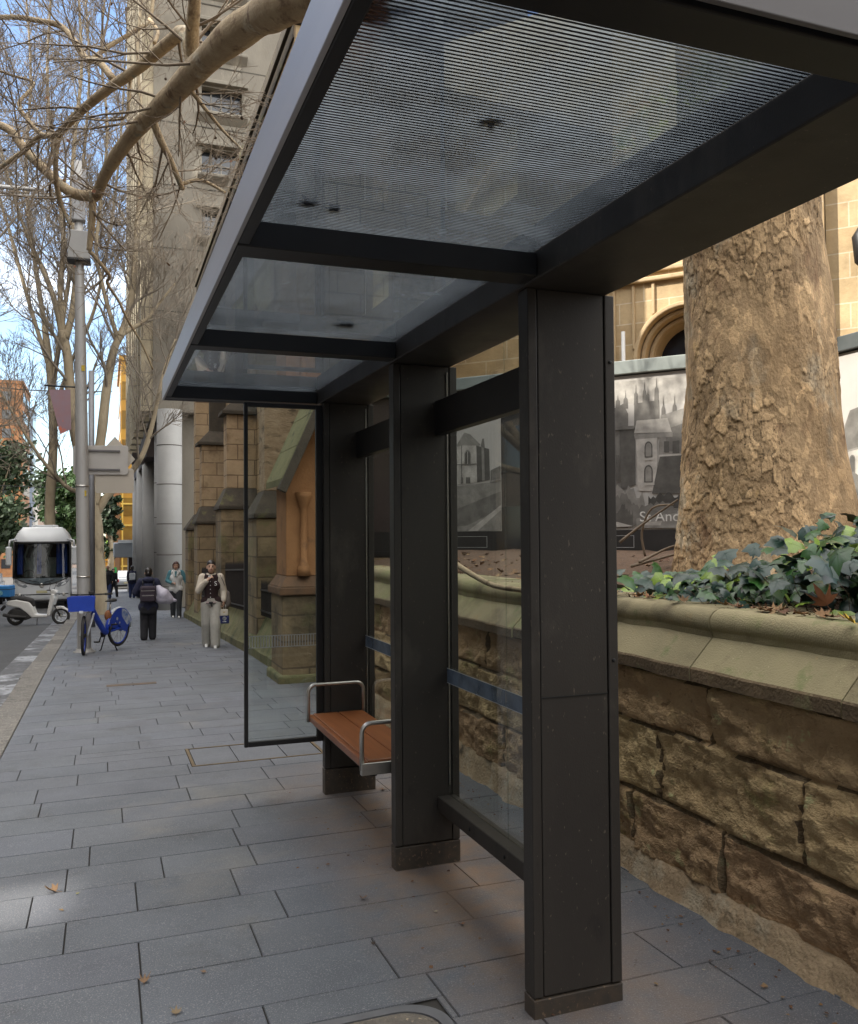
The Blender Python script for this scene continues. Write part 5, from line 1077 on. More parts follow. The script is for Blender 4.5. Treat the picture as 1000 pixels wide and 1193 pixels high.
def person(label,x,y,rz,h,legs,arms,look,fem=True,lean=0,headturn=0,group=None,vox=.008,headlift=0,wide=1.0):
    """legs: two (foot_x, foot_y, lift); arms: two (elbow, wrist, hand dir, palm normal, curl); in units of h, facing -y; index 0 = viewer's left"""
    P=thing('person',label,'person',(x,y,gz(x,y)),rz,group); V=lambda a,b_,c: Vector((a*h,(b_-lean*max(0,c-.5))*h,c*h))
    sw=.098 if fem else .112; B=MB()
    hc=V(0,-.012-headlift,.925); neck0=V(0,.008,.82)
    q=Matrix.Rotation(headturn,3,'Z')
    B.ell(hc+Vector((0,.008*h,.012*h)),(.047*h,.056*h,.058*h),18,12); B.ell(hc+q@Vector((0,-.012*h,-.025*h)),(.038*h,.043*h,.045*h),16,10); B.ell(hc+q@Vector((0,-.030*h,-.052*h)),(.018*h,.016*h,.014*h),10,8)
    B.cap_(hc+q@Vector((0,-.050*h,.004*h)),hc+q@Vector((0,-.060*h,-.016*h)),.006*h,.009*h,8)
    for s_ in (-1,1): B.ell(hc+q@Vector((s_*.048*h,.006*h,-.006*h)),(.008*h,.014*h,.019*h),8,6)
    B.cap_(neck0,hc+Vector((0,.004*h,-.03*h)),.030*h,.028*h)
    B.chain([V(0,0,.50),V(0,.004,.60),V(0,.004,.72),V(0,.006,.80)],[.075*h,.066*h,.080*h,.055*h]); B.cap_(V(-sw*.8,.006,.80),V(sw*.8,.006,.80),.036*h,.036*h)
    J=[]
    for i,(fx,fy,fl) in enumerate(legs):
        s_=-1 if i==0 else 1; hip=V(s_*.05,0,.50); ank=Vector((fx*h,fy*h,(.045+fl)*h)); kn=(hip+ank)*.5+Vector((0,-.022*h-abs(fy)*.12*h,.0)); B.chain([hip,kn,ank],[.058*h,.038*h,.024*h]); J.append((hip,kn,ank))
    A_=[]
    for i,(el,wr,hd,nr,cu) in enumerate(arms):
        s_=-1 if i==0 else 1; sh=V(s_*sw,.008,.805); e=V(*el); w=V(*wr); B.chain([sh,e,w],[.032*h,.024*h,.017*h]); hand(B,w,hd,nr,(1 if i==0 else -1),h,cu); A_.append((sh,e,w))
    B.build('body',look.get('skin',M_skin),P,remesh=vox*.75,local=True)
    # clothing
    T=MB(); c=look['top']; wd=wide
    T.chain([V(0,.002,look.get('hem',.50)),V(0,.004,.60),V(0,.002,.71),V(0,.008,.795)],[.088*h*wd,.086*h*wd,.094*h*wd,.062*h]); T.chain([V(-.05,0,look.get('hem',.5)+.01),V(.05,0,look.get('hem',.5)+.01)],[.074*h*wd]*2); T.cap_(V(-sw*.85,.008,.80),V(sw*.85,.008,.80),.043*h,.043*h); T.cap_(V(-.045,.004,.71),V(.045,.004,.71),.072*h*wd,.072*h*wd); T.cap_(V(0,.01,.82),V(0,.012,.848),.047*h,.040*h)
    jk=T.build(look.get('topname','jacket'),c,P,remesh=vox,local=True)
    SL=MB()
    for (sh,e,w) in A_: SL.chain([sh,e,e.lerp(w,.92)],[.045*h*look.get('slv',1),.038*h*look.get('slv',1),.028*h*look.get('slv',1)])
    SL.build('sleeves',look.get('sleeve',c),jk,remesh=vox,local=True)
    L=MB(); tw=look.get('leg',1)
    L.cap_(V(-.04,0,.51),V(.04,0,.51),.075*h,.075*h); L.cap_(V(0,0,.56),V(0,0,.51),.078*h,.08*h)
    for hip,kn,ank in J: L.chain([hip,kn,ank+Vector((0,0,-.005*h))],[.070*h,.051*h*tw,.044*h*tw])
    L.build('trousers',look['bottom'],P,remesh=vox,local=True)
    for hip,kn,ank in J:
        s_=MB(); z=ank.z-.045*h; s_.chain([ank+Vector((0,.022*h,-.022*h)),ank+Vector((0,-.035*h,-.026*h)),ank+Vector((0,-.085*h,-.032*h))],[.023*h,.022*h,.016*h],10); s_.cap_(ank+Vector((0,.01*h,.0)),ank+Vector((0,0,-.02*h)),.024*h,.026*h); sh_=s_.build('shoe',look.get('shoe',M_metal2),P,remesh=.008,local=True)
        if look.get('sole'):
            s_=MB(); s_.cap_(ank+Vector((0,.025*h,-.041*h)),ank+Vector((0,-.088*h,-.041*h)),.022*h,.018*h,10); 
            for i,v in enumerate(s_.v): s_.v[i]=(v[0],v[1],z+.001+max(0,min(.014*h,(v[2]-z))))
            s_.build('sole',look['sole'],sh_,local=True)
    Hh=MB(); hs=look.get('hairstyle','short')
    if hs!='none':
        Hh.ell(hc+Vector((0,.015*h,.029*h)),(.0515*h,.0590*h,.0515*h),18,12); Hh.ell(hc+Vector((0,.036*h,-.012*h)),(.047*h,.038*h,.052*h),16,10)
        if hs=='bob':
            for s_ in (-1,1): Hh.cap_(hc+Vector((s_*.046*h,.012*h,.02*h)),hc+Vector((s_*.047*h,.004*h,-.040*h)),.019*h,.017*h)
        if hs=='tied': Hh.ell(hc+Vector((0,.07*h,-.005*h)),(.022*h,.022*h,.026*h),10,8)
        Hh.build('hair',look['hair'],P,remesh=.009,local=True)
    if look.get('face'):
        f=MB()
        for s_ in (-1,1): f.ell(hc+q@Vector((s_*.019*h,-.0525*h,.004*h)),(.008*h,.004*h,.0042*h),8,6); f.cap_(hc+q@Vector((s_*.028*h,-.0475*h,.0165*h)),hc+q@Vector((s_*.011*h,-.052*h,.0175*h)),.0022*h,.0026*h,6)
        f.build('eyes',M_eye,P,local=True); f=MB(); f.cap_(hc+q@Vector((-.013*h,-.0505*h,-.034*h)),hc+q@Vector((.013*h,-.0505*h,-.034*h)),.0035*h,.0035*h,6); f.build('mouth',M_lip,P,local=True)
    return P,V,hc,A_,jk
M_cream=cloth('cream_leatherette',(.60,.53,.43),(.52,.45,.36)); M_mar=cloth('maroon_wool',(.030,.013,.013),(.022,.010,.011)); M_tr=cloth('pale_grey_trousers',(.40,.38,.33),(.34,.32,.28)); M_white=cloth('white_canvas',(.66,.65,.62),(.58,.57,.55))
# woman in a varsity jacket
p,V,hc,A_,jk=person('woman in maroon and cream varsity jacket walking towards the viewer with hand at mouth',1.80,16.2,R_(-8),1.56,[(-.055,.07,.0),(.050,-.10,.0)],
  [((-.140,-.03,.655),(-.045,-.115,.775),(.55,-.10,.55),(.4,.3,-.3),1.0),((.140,.02,.640),(.142,-.045,.535),(0,-.15,-1),(-1,0,0),1.2)],
  dict(top=M_mar,sleeve=M_cream,bottom=M_tr,hair=M_hair,hairstyle='tied',face=True,shoe=M_white,sole=mat('white_sole',(.7,.69,.66),rough=.6),leg=1.22,slv=1.05,hem=.52),wide=.92)
h=1.56
text('S','letter',mat('white_felt',(.75,.74,.72),rough=.9),jk,V(.052,-.1045,.735),(R_(90),0,0),.115,.004)
b=MB()
for z in (.76,.715,.67,.625,.58): b.lathe([(.008,0),(.008,.006),(0,.008)],V(-.006,-.088,z),10,axis=(0,-1,0))
b.build('button',MATS['white_felt'],jk,local=True)
b=MB(); b.lathe([(.090*h,.505*h),(.092*h,.53*h)],(0,0,0),24); b.build('ribbed_hem',mat('striped_rib',(.55,.45,.42),(.06,.03,.03),scale=60,rough=.9,stretch=(.05,.05,1)),jk,local=True)
b=MB(); b.cap_(V(-.012,-.095,.517),V(.012,-.095,.517),.02,.02,8); b.cap_(V(.0,-.095,.51),V(.012,-.1,.475),.012,.01,8); b.build('belt_knot',M_metal2,jk,local=True)
b=MB(); b.chain([V(-.045,.0,.842),V(0,-.035,.826),V(.045,.0,.842)],[.012*h]*3,8); b.build('collar',M_cream,jk,local=True)
o=thing('phone','dark phone held to the mouth of the woman in the varsity jacket','phone',(1.80,16.2,gz(1.8,16.2)),R_(-8)); b=MB(); b.obb(V(-.012,-.122,.815),(.02,.0,.012),(.0,.004,.0),(-.018,0,.03)); b.build('casing',M_metal2,o,local=True,bevel=.003); b=MB(); b.obb(V(-.012,-.1251,.815),(.016,.0,.010),(.0,.0005,.0),(-.015,0,.025)); b.build('cover',mat('phone_white',(.6,.6,.6),rough=.3),o,local=True)
o=thing('paper_bag','cream and navy carrier bag held by the woman in the varsity jacket','bag',(1.80,16.2,gz(1.8,16.2)),R_(-8))
wr=A_[1][2]; b=MB(); b.box(wr.x-.055,wr.x+.075,wr.y-.08,wr.y+.05,.30*h+.10,.435*h); b.build('upper_half',cloth('cream_paper',(.62,.57,.47)),o,local=True,bevel=.012); b=MB(); b.box(wr.x-.075,wr.x+.095,wr.y-.09,wr.y+.06,.275*h,.30*h+.098); nb=b.build('lower_half',cloth('navy_paper',(.02,.028,.10)),o,local=True,bevel=.012)
b=MB(); b.lathe([(.022,0),(.036,0)],(wr.x+.012,wr.y-.092,.335*h),20,axis=(0,-1,0)); b.box(wr.x-.02,wr.x+.045,wr.y-.0935,wr.y-.0905,.295*h,.302*h); b.build('emblem',MATS['white_felt'],nb,local=True)
b=MB(); b.box(wr.x-.01,wr.x+.025,wr.y-.082,wr.y-.0805,.40*h,.412*h); b.build('gold_mark',mat('gold_mark',(.5,.36,.12),rough=.5),o,local=True)
b=MB(); b.tube([(wr.x+.0,wr.y-.01,.432*h),(wr.x,wr.y-.012,wr.z-.07),(wr.x+.03,wr.y-.012,wr.z-.07),(wr.x+.035,wr.y-.01,.432*h)],.004,5); b.build('handle',M_white,o,local=True)
o=thing('shoulder_bag','grey cloth bag slung behind the arm of the woman in the varsity jacket','bag',(1.80,16.2,gz(1.8,16.2)),R_(-8)); b=MB(); b.cap_(V(.165,.05,.60),V(.165,.05,.50),.05*h,.06*h); b.build('pouch',cloth('grey_felt',(.21,.18,.16)),o,local=True,remesh=.012); b=MB(); b.tube([V(.10,-.03,.83),V(.135,-.045,.76),V(.165,.02,.66)],.008,6); b.build('strap',MATS['grey_felt'],o,local=True)
# person seen from behind
M_navy=cloth('navy_nylon',(.022,.024,.055),(.015,.017,.04)); M_blackc=cloth('black_cloth',(.012,.012,.016),(.018,.017,.02))
p,V,hc,A_,jk=person('person in navy hooded jacket walking away with dark backpack and pale bag',.83,18.7,R_(176),1.46,[(-.055,-.03,.0),(.055,.04,.0)],
  [((-.165,-.02,.66),(-.10,-.13,.615),(.5,-.6,0),(0,0,-1),.9),((.175,-.02,.66),(.10,-.12,.60),(-.5,-.6,0),(0,0,-1),.9)],
  dict(top=M_navy,bottom=M_blackc,hair=M_hair,hairstyle='tied',hem=.45,slv=1.25,shoe=M_blackc,leg=1.15),lean=.10,wide=1.18)
h=1.46
b=MB(); b.ell(V(0,.055,.835),(.085*h,.06*h,.045*h),16,10); b.build('hood',M_navy,jk,local=True,remesh=.012)
b=MB(); b.box(-.105*h,.105*h,-.098*h,.098*h,.36*h,.48*h); b.build('skirt_hem',M_blackc,jk,local=True,bevel=.06,seg=4)
o=thing('backpack','dark plum backpack worn by the person in the navy hooded jacket','backpack',(.83,18.7,gz(.83,18.7)),R_(176)); M_pk=cloth('plum_nylon',(.045,.032,.045),(.035,.025,.035))
b=MB(); b.box(-.105*h,.105*h,.10*h,.19*h,.535*h,.755*h); bp=b.build('pack',M_pk,o,local=True,bevel=.05,seg=4); b=MB(); b.box(-.085*h,.085*h,.19*h,.215*h,.55*h,.64*h); b.build('pocket',M_pk,bp,local=True,bevel=.02,seg=3); b=MB(); b.box(-.08*h,.08*h,.2155*h,.2175*h,.625*h,.629*h); b.box(-.09*h,.09*h,.1905*h,.1925*h,.69*h,.694*h); b.build('zip',M_steel,bp,local=True)
b=MB()
for s_ in (-1,1): b.tube([V(s_*.07,.12,.75),V(s_*.075,.06,.835),V(s_*.08,-.06,.80)],.014,6)
b.build('shoulder_strap',M_blackc,o,local=True)
o=thing('pale_bag','bulky pale lilac plastic bag carried under the right arm of the navy-jacketed person','bag',(.83,18.7,gz(.83,18.7)),R_(176)); b=MB(); b.chain([V(-.135,.03,.72),V(-.20,.06,.62),V(-.27,.05,.56)],[.045*h,.095*h,.07*h],16); b.ell(V(-.19,.05,.57),(.11*h,.09*h,.075*h)); b.cap_(V(-.27,.05,.56),V(-.36,.06,.54),.05*h,.022*h); b.build('sack',mat('lilac_plastic',(.48,.45,.52),(.40,.37,.45),scale=5,rough=.45,bump=.8,bscale=10),o,local=True,remesh=.012)
# woman in white vest
M_teal=cloth('teal_knit',(.08,.22,.25),(.06,.17,.20)); M_dk=cloth('charcoal_cloth',(.03,.032,.036))
p,V,hc,A_,jk=person('woman with auburn bob in white puffer vest over teal top walking towards the viewer',1.98,27,R_(-6),1.66,[(-.05,.02,.0),(.055,-.09,.0)],
  [((-.15,-.01,.66),(-.075,-.10,.62),(.7,-.5,.1),(0,.2,-1),.9),((.17,.02,.655),(.215,.03,.53),(.15,0,-1),(-1,0,0),.5)],
  dict(top=M_white,sleeve=M_teal,bottom=M_dk,hair=M_hair2,hairstyle='bob',face=True,skin=M_skin2,shoe=M_white,hem=.50,topname='vest'),vox=.010,wide=1.05)
h=1.66; b=MB(); b.prism([(-.02*h,.83*h),(.02*h,.83*h),(.008*h,.73*h),(-.008*h,.73*h)],'y',-.112*h,-.099*h); b.build('teal_top',M_teal,jk,local=True); b=MB(); b.cap_(V(-.06,-.06,.835),V(-.02,-.095,.74),.018*h,.014*h); b.cap_(V(.06,-.06,.835),V(.02,-.095,.74),.018*h,.014*h); b.build('fleece_collar',M_white,jk,local=True,remesh=.012)
# far people
M_jean=cloth('blue_denim',(.03,.045,.13),(.022,.034,.10))
ST=[(-.13,.0,.66),(-.12,-.06,.53),(0,-.1,-1),(1,0,0),.5],[(.13,.0,.66),(.13,-.04,.53),(0,-.1,-1),(-1,0,0),.5]
ARM=[tuple(ST[0]),tuple(ST[1])]
def far(label,px,y,h,rz,look,legs=((-.05,.05,0),(.05,-.07,0)),arms=ARM,**k):
    q=at(px,690,y); return person(label,q.x,y,rz,h,list(legs),arms,look,vox=.014,**k)
far('bald man in black jacket and jeans walking towards the viewer near the street tree',125.5,49,1.76,R_(4),dict(top=M_blackc,bottom=M_jean,hair=M_hair3,hairstyle='none',face=True,skin=M_skin2,hem=.47),fem=False,wide=1.15)
far('person in black half hidden behind the bald man in black jacket',132,52,1.6,R_(30),dict(top=M_blackc,bottom=M_blackc,hair=M_hair,hem=.5),legs=((-.06,.12,0),(.06,-.14,0)))
p,V,hc,A_,jk=far('man in navy jacket and blue jeans walking away with a pale grey backpack',154,49,1.70,R_(180),dict(top=M_navy,bottom=M_jean,hair=M_hair,hem=.50),fem=False,wide=1.1)
h=1.7; q=at(154,690,49); o=thing('backpack','pale grey backpack on the man in navy jacket far down the footpath','backpack',(q.x,49,gz(q.x,49)),R_(180)); b=MB(); b.box(-.095*h,.095*h,.10*h,.17*h,.56*h,.78*h); bp=b.build('pack',cloth('pale_grey_nylon',(.50,.52,.55)),o,local=True,bevel=.04,seg=3); b=MB(); b.box(-.075*h,.075*h,.17*h,.19*h,.58*h,.66*h); b.build('pocket',MATS['pale_grey_nylon'],bp,local=True,bevel=.015)
far('person in dark coat carrying a white parcel beside the concrete columns',163.5,53,1.58,R_(180),dict(top=M_blackc,bottom=M_blackc,hair=M_hair,hem=.42))
q=at(162.6,672,52.6); o=thing('white_parcel','small white parcel carried by the dark-coated person by the columns','parcel',(q.x,52.6,q.z)); b=MB(); b.obb(Vector((q.x,52.6,q.z)),(.14,0,.02),(0,.06,0),(-.02,0,.11)); b.build('wrapping',M_white,o,bevel=.03)
# ================================================================== SHARE BIKE
M_blue=mat('bike_blue',(.012,.055,.42),(.010,.045,.36),scale=5,rough=.35,coat=.3); M_rub=mat('black_rubber',(.015,.014,.014),(.03,.027,.024),scale=20,rough=.8); M_wh=mat('white_plastic',(.62,.64,.66),(.55,.57,.6),scale=3,rough=.4)
fa=Vector((-.335,15.98,0)); ra=Vector((.235,16.85,0)); hd=(fa-ra); hang=math.atan2(hd.y,hd.x)
K=thing('share_bike','bright blue share bicycle with front basket parked against the steel pole','bicycle',(ra.x,ra.y,gz(ra.x,ra.y)),hang)
tz=gz(fa.x,fa.y)-gz(ra.x,ra.y)
def wheel(name,c,r,parent,turn=0,tyre=.024,rimc=None,spokes=14,w=1.0):
    n=(math.sin(turn)*-1,math.cos(turn),0); ax=Vector(n); q=Vector((0,0,1)).rotation_difference(ax); c=Vector(c); b=MB(); pts=[]
    def torus(b,R0,r0,n1=36,n2=8,wz=1):
        v=[];
        for i in range(n1):
            a=2*math.pi*i/n1
            for j in range(n2): t=2*math.pi*j/n2; v.append(c+q@Vector(((R0+r0*math.cos(t))*math.cos(a),(R0+r0*math.cos(t))*math.sin(a),r0*wz*math.sin(t))))
        b.add(v,[(i*n2+j,((i+1)%n1)*n2+j,((i+1)%n1)*n2+(j+1)%n2,i*n2+(j+1)%n2) for i in range(n1) for j in range(n2)],0,True)
    torus(b,r-tyre,tyre,wz=w); t=b.build(name,M_rub,parent,local=True)
    b=MB(); torus(b,r-tyre*2-.008,.014); b.build('rim',rimc or M_steel,t,local=True)
    b=MB()
    for k in range(spokes): a=2*math.pi*k/spokes; b.tube([c+q@Vector((.03*math.cos(a+.5),.03*math.sin(a+.5),.02*(-1)**k)),c+q@Vector(((r-tyre*2)*math.cos(a),(r-tyre*2)*math.sin(a),0))],.0022 if tyre<.03 else .012,4)
    b.lathe([(.035,-.035),(.035,.035)],c,14,axis=ax); b.build('hub',M_metal2 if tyre<.03 else M_steel,t,local=True); return t
wheel('front_wheel',(1.04,0,.33+tz),.335,K,turn=R_(30),rimc=M_blue); wheel('rear_wheel',(0,0,.385),.335,K,rimc=M_blue)
b=MB(); b.tube([(.84,0,.92),(.80,0,.80)],.035,12); b.tube(smooth_path([(.82,0,.80),(.66,0,.60),(.48,0,.40),(.38,0,.34)],4),[.05]*13,12); b.tube([(.38,0,.32),(.28,0,.70)],.032,10); b.tube([(.40,0,.34),(.02,.07,.385)],.022,8); b.tube([(.40,0,.34),(.02,-.07,.385)],.022,8); b.tube([(.29,0,.66),(.02,.07,.385)],.014,8); b.tube([(.29,0,.66),(.02,-.07,.385)],.014,8)
fr_=b.build('frame',M_blue,K,local=True)
b=MB(); ct,st_=math.cos(R_(30)),math.sin(R_(30))
for s_ in (-1,1): b.tube([(.86-s_*.06*st_,s_*.06*ct,.72),(1.04-s_*.06*st_,s_*.06*ct,.33+tz)],.016,8)
b.tube([(.84,0,.90),(.865,0,.72)],.024,8); b.build('fork',M_wh,K,local=True)
b=MB(); v=MB()
c0=Vector((1.06,-.02,.90)); u=Vector((ct,st_,0)); w=Vector((-st_,ct,0))
def bk(a,c,z): return c0+u*a+w*c+Vector((0,0,z))
for (a0,a1,c_0,c_1) in ((-.15,-.14,-.17,.17),(.15,.16,-.2,.2)): b.add([bk(a0,c_0,-.12),bk(a1,c_0,-.12),bk(a1,c_1,-.12),bk(a0,c_1,-.12),bk(a0-.02*(1 if a0<0 else -1),c_0*1.1,.12),bk(a1-.02*(1 if a0<0 else -1),c_0*1.1,.12),bk(a1-.02*(1 if a0<0 else -1),c_1*1.1,.12),bk(a0-.02*(1 if a0<0 else -1),c_1*1.1,.12)],[(0,3,2,1),(4,5,6,7),(0,1,5,4),(1,2,6,5),(2,3,7,6),(3,0,4,7)])
for s_ in (-1,1): b.add([bk(-.15,s_*.17,-.12),bk(.15,s_*.2,-.12),bk(.15,s_*.22,.12),bk(-.17,s_*.187,.12)],[(0,1,2,3)])
b.add([bk(-.15,-.17,-.12),bk(.15,-.2,-.12),bk(.15,.2,-.12),bk(-.15,.17,-.12)],[(0,1,2,3)])
b.build('basket',M_blue,K,local=True,solid=.006)
b=MB(); b.obb(bk(.162,.0,-.13),u*.012,w*.03,(0,0,.02)); b.build('headlamp',M_wh,K,local=True)
b=MB(); hb=Vector((.83,0,1.04)); b.tube([(.845,0,.90),(.835,0,1.03)],.018,8); b.tube([hb+w*-.32+u*-.10,hb+w*-.15+u*.0,hb,hb+w*.15,hb+w*.32-u*.10],.013,8); hb_=b.build('handlebar',M_metal2,K,local=True)
b=MB()
for s_ in (-1,1): b.tube([hb+w*s_*.22-u*.04,hb+w*s_*.335-u*.105],.019,8); b.tube([hb+w*s_*.2+u*.03,hb+w*s_*.30+u*.01],.006,5)
b.obb(hb+Vector((.0,0,.03)),u*.035,w*.04,(0,0,.02)); b.build('grip',M_rub,hb_,local=True)
b=MB(); b.tube([(.28,0,.68),(.255,0,.86)],.016,8); b.build('seat_post',M_steel,K,local=True); b=MB(); b.chain([(.38,0,.89),(.28,0,.895),(.18,0,.90)],[.025,.05,.075],12)
for i,p in enumerate(b.v): b.v[i]=(p[0],p[1],.89+(p[2]-.89)*.45)
b.build('saddle',M_rub,K,local=True)
def fender(r0,r1,a0,a1,wd,c,n=20):
    b=MB(); v=[]
    for k in range(n+1):
        a=R_(a0+(a1-a0)*k/n)
        for r,y in ((r1,-wd),(r1+.012,0),(r1,wd)): v.append((c[0]+r*math.cos(a),y,c[1]+r*math.sin(a)))
    b.add(v,[(k*3+j,k*3+j+1,(k+1)*3+j+1,(k+1)*3+j) for k in range(n) for j in range(2)],0,True); return b
fender(0,.365,15,185,.035,(0,.385)).build('mudguard',M_wh,K,local=True,solid=.004)
for s_ in (-1,1):
    b=MB(); P_=[(.36*math.cos(R_(a)),.385+.36*math.sin(R_(a))) for a in range(10,172,9)]+[(-.16,.30),(.02,.36),(.2,.40)]; b.prism(P_,'y',s_*.042,s_*.046); sg=b.build('skirt_guard',M_blue,K,local=True)
    b=MB(); P_=[(.345*math.cos(R_(a)),.385+.345*math.sin(R_(a))) for a in range(95,172,8)]+[(-.20,.42),(-.10,.52),(-.03,.60)]; b.prism(P_,'y',s_*.0465,s_*.048); b.build('white_panel',mat('pale_graphic',(.52,.55,.58),(.08,.16,.42),scale=11,rough=.4,detail=2),sg,local=True)
    b=MB()
    for (x,z,r) in ((.12,.56,.03),(.04,.48,.022),(.17,.48,.018)): b.lathe([(r*.6,0),(r,0)],(x,s_*.0485,z),14,axis=(0,s_,0))
    b.build('emblem',M_wh,sg,local=True)
b=MB(); 
for s_ in (-1,1): b.tube([(.34,s_*.04,.32),(.30,s_*.16,.02)],.011,6); b.tube([(.30,s_*.16,.02),(.33,s_*.18,.008)],.012,6)
b.build('kickstand',M_metal2,K,local=True); b=MB(); b.lathe([(.075,-.05),(.075,-.06)],(.40,0,.33),18,axis=(0,1,0)); b.tube([(.40,-.07,.33),(.46,-.09,.18)],.012,6); b.tube([(.40,.07,.33),(.34,.09,.48)],.012,6); b.obb((.46,-.13,.18),(.04,0,0),(0,.04,0),(0,0,.012)); b.obb((.34,.13,.48),(.04,0,0),(0,.04,0),(0,0,.012)); b.build('crank',M_metal2,K,local=True)
o=MB(); o.ell((.30,-.02,.63),(.07,.06,.10),12,8); o.build('lock_box',mat('rust_orange',(.25,.09,.03),rough=.7),K,local=True)
# ================================================================== SCOOTER
sx,sy_=-2.50,28.9; SC=thing('motor_scooter','white motor scooter with blue delivery box parked across the kerb before the coach','scooter',(sx,sy_,gz(sx,sy_)-.13),R_(-14))
M_sw=mat('scooter_white',(.60,.58,.54),(.54,.52,.49),scale=3,rough=.3,coat=.3)
wheel('rear_wheel',(0,0,.26),.26,SC,tyre=.05,spokes=5,w=1.1); wheel('front_wheel',(1.30,0,.26),.26,SC,tyre=.045,spokes=7,turn=R_(8),rimc=M_wh)
b=MB(); b.prism([(-.25,.62),(-.20,.74),(.05,.78),(.42,.70),(.52,.55),(.60,.34),(.95,.32),(.97,.24),(.50,.22),(.36,.36),(.16,.52),(-.05,.56)],'y',-.14,.14); body=b.build('body',M_sw,SC,local=True,bevel=.04,seg=3)
b=MB(); b.prism([(.93,.30),(.98,.62),(1.05,.95),(1.15,.93),(1.17,.80),(1.10,.55),(1.02,.26)],'y',-.17,.17); b.build('leg_shield',M_sw,body,local=True,bevel=.04,seg=3)
b=MB(); b.prism([(1.05,.45),(1.18,.56),(1.36,.56),(1.52,.44),(1.56,.36),(1.46,.44),(1.32,.49),(1.16,.47)],'y',-.065,.065); b.build('front_fender',M_sw,SC,local=True,bevel=.02,seg=2)
b=MB(); b.prism([(1.02,.95),(1.0,1.04),(1.12,1.08),(1.22,.98),(1.17,.90)],'y',-.12,.12); hd_=b.build('headset',M_sw,SC,local=True,bevel=.03,seg=3); b=MB(); b.ell((1.19,0,.97),(.05,.09,.05)); b.build('headlight',mat('lamp_glass',(.5,.5,.48),rough=.1),hd_,local=True)
b=MB(); b.chain([(.50,0,.60),(.44,0,.76),(.15,0,.83),(-.18,0,.82)],[.06,.10,.12,.09],12)
for i,p in enumerate(b.v): b.v[i]=(p[0],p[1]*1.1,.60+(p[2]-.60)*.85)
b.build('seat',M_rub,SC,local=True,remesh=.015)
b=MB(); b.tube([(1.04,0,1.04),(1.0,.33,1.06)],.016,8); b.tube([(1.04,0,1.04),(1.0,-.33,1.06)],.016,8); b.tube([(1.03,.25,1.06),(1.08,.28,1.22)],.006,5); b.tube([(1.03,-.25,1.06),(1.08,-.28,1.22)],.006,5)
for s_ in (-1,1): b.ell((1.08,s_*.29,1.26),(.015,.055,.04))
b.build('handlebar',M_rub,SC,local=True)
b=MB(); b.tube([(1.12,.06,.60),(1.30,.06,.26)],.02,8); b.tube([(1.12,-.06,.60),(1.30,-.06,.26)],.02,8); b.build('fork',M_metal2,SC,local=True)
b=MB(); b.prism([(-.12,.30),(-.05,.52),(.38,.42),(.50,.24),(.30,.16),(.0,.18)],'y',-.13,.13); b.tube([(.35,-.17,.26),(-.05,-.19,.28),(-.30,-.19,.34)],[.03,.055,.05],10); b.tube([(-.30,0,.60),(-.42,0,.46)],.05,6); b.build('engine',M_rub,SC,local=True,bevel=.02)
b=MB(); b.tube([(.62,.0,.24),(.66,-.16,.015)],.012,6); b.build('side_stand',M_metal2,SC,local=True)
BX=thing('delivery_box','blue insulated delivery box strapped on the rear of the white scooter','delivery box',(sx,sy_,gz(sx,sy_)-.13),R_(-14)); b=MB(); b.box(-.62,-.10,-.24,.24,.86,1.20); bb=b.build('case',mat('box_blue',(.02,.16,.38),(.015,.12,.30),scale=4,rough=.5),BX,local=True,bevel=.03,seg=3); b=MB(); b.box(-.625,-.095,-.245,.245,1.08,1.10); b.build('lid_seam',M_rub,bb,local=True)
b=MB(); b.lathe([(.05,0),(.075,0)],(-.36,-.2445,.985),16,axis=(0,-1,0)); b.build('emblem',mat('pale_aqua',(.25,.50,.55),rough=.5),bb,local=True)
b=MB(); b.box(-.45,-.12,-.10,.10,.80,.859); b.build('carrier',M_rub,BX,local=True)
# ================================================================== COACH
bx_,by_=-2.60,42.0; BUS=thing('coach','large white coach with panoramic windscreen and hanging mirrors facing the viewer','coach',(bx_,by_,gz(bx_,by_)-.13),R_(1.5)); BUS.scale=(.93,1,1.03)
M_bus=mat('coach_white',(.66,.67,.68),(.60,.61,.62),scale=1,rough=.28,coat=.4)
def yf(x,z):
    a=.28*(abs(x)/1.25)**3.2; r=max(0,z-1.15)*.13; t=max(0,z-2.85); return a+r+t*t*1.15+ (0.03 if z<.5 else 0)
def wx_(z): return 1.25-max(0,z-2.75)**2*.72-(.0 if z>.6 else (.6-z)*.05)
def skin(x0f,zs,off,nx=18,lo=None):
    v=[];n=nx+1
    for z in zs:
        for i in range(n): 
            x=wx_(z)*x0f*(2*i/nx-1); zz=z if lo is None else lo(x,z); v.append((x,yf(x,zz)+off,zz))
    return v,[(k*n+i,k*n+i+1,(k+1)*n+i+1,(k+1)*n+i) for k in range(len(zs)-1) for i in range(nx)]
zs_=[.30,.5,.8,1.1,1.3,1.6,2.0,2.4,2.75,2.9,3.05,3.2,3.32,3.42,3.48]
b=MB(); v,f=skin(1,zs_,0); n=19
v2=list(v)
for (x,y,z) in v: v2.append((x,11.8,z))
k0=len(v); sides=[]
for k in range(len(zs_)-1):
    sides+=[(k*n,(k+1)*n,(k+1)*n+k0,k*n+k0),(k*n+n-1,k*n+n-1+k0,(k+1)*n+n-1+k0,(k+1)*n+n-1)]
top=[((len(zs_)-1)*n+i,(len(zs_)-1)*n+i+1,(len(zs_)-1)*n+i+1+k0,(len(zs_)-1)*n+i+k0) for i in range(n-1)]; bot=[(i+1,i,i+k0,i+1+k0) for i in range(n-1)]; back=[tuple(c+k0 for c in q[::-1]) for q in f]
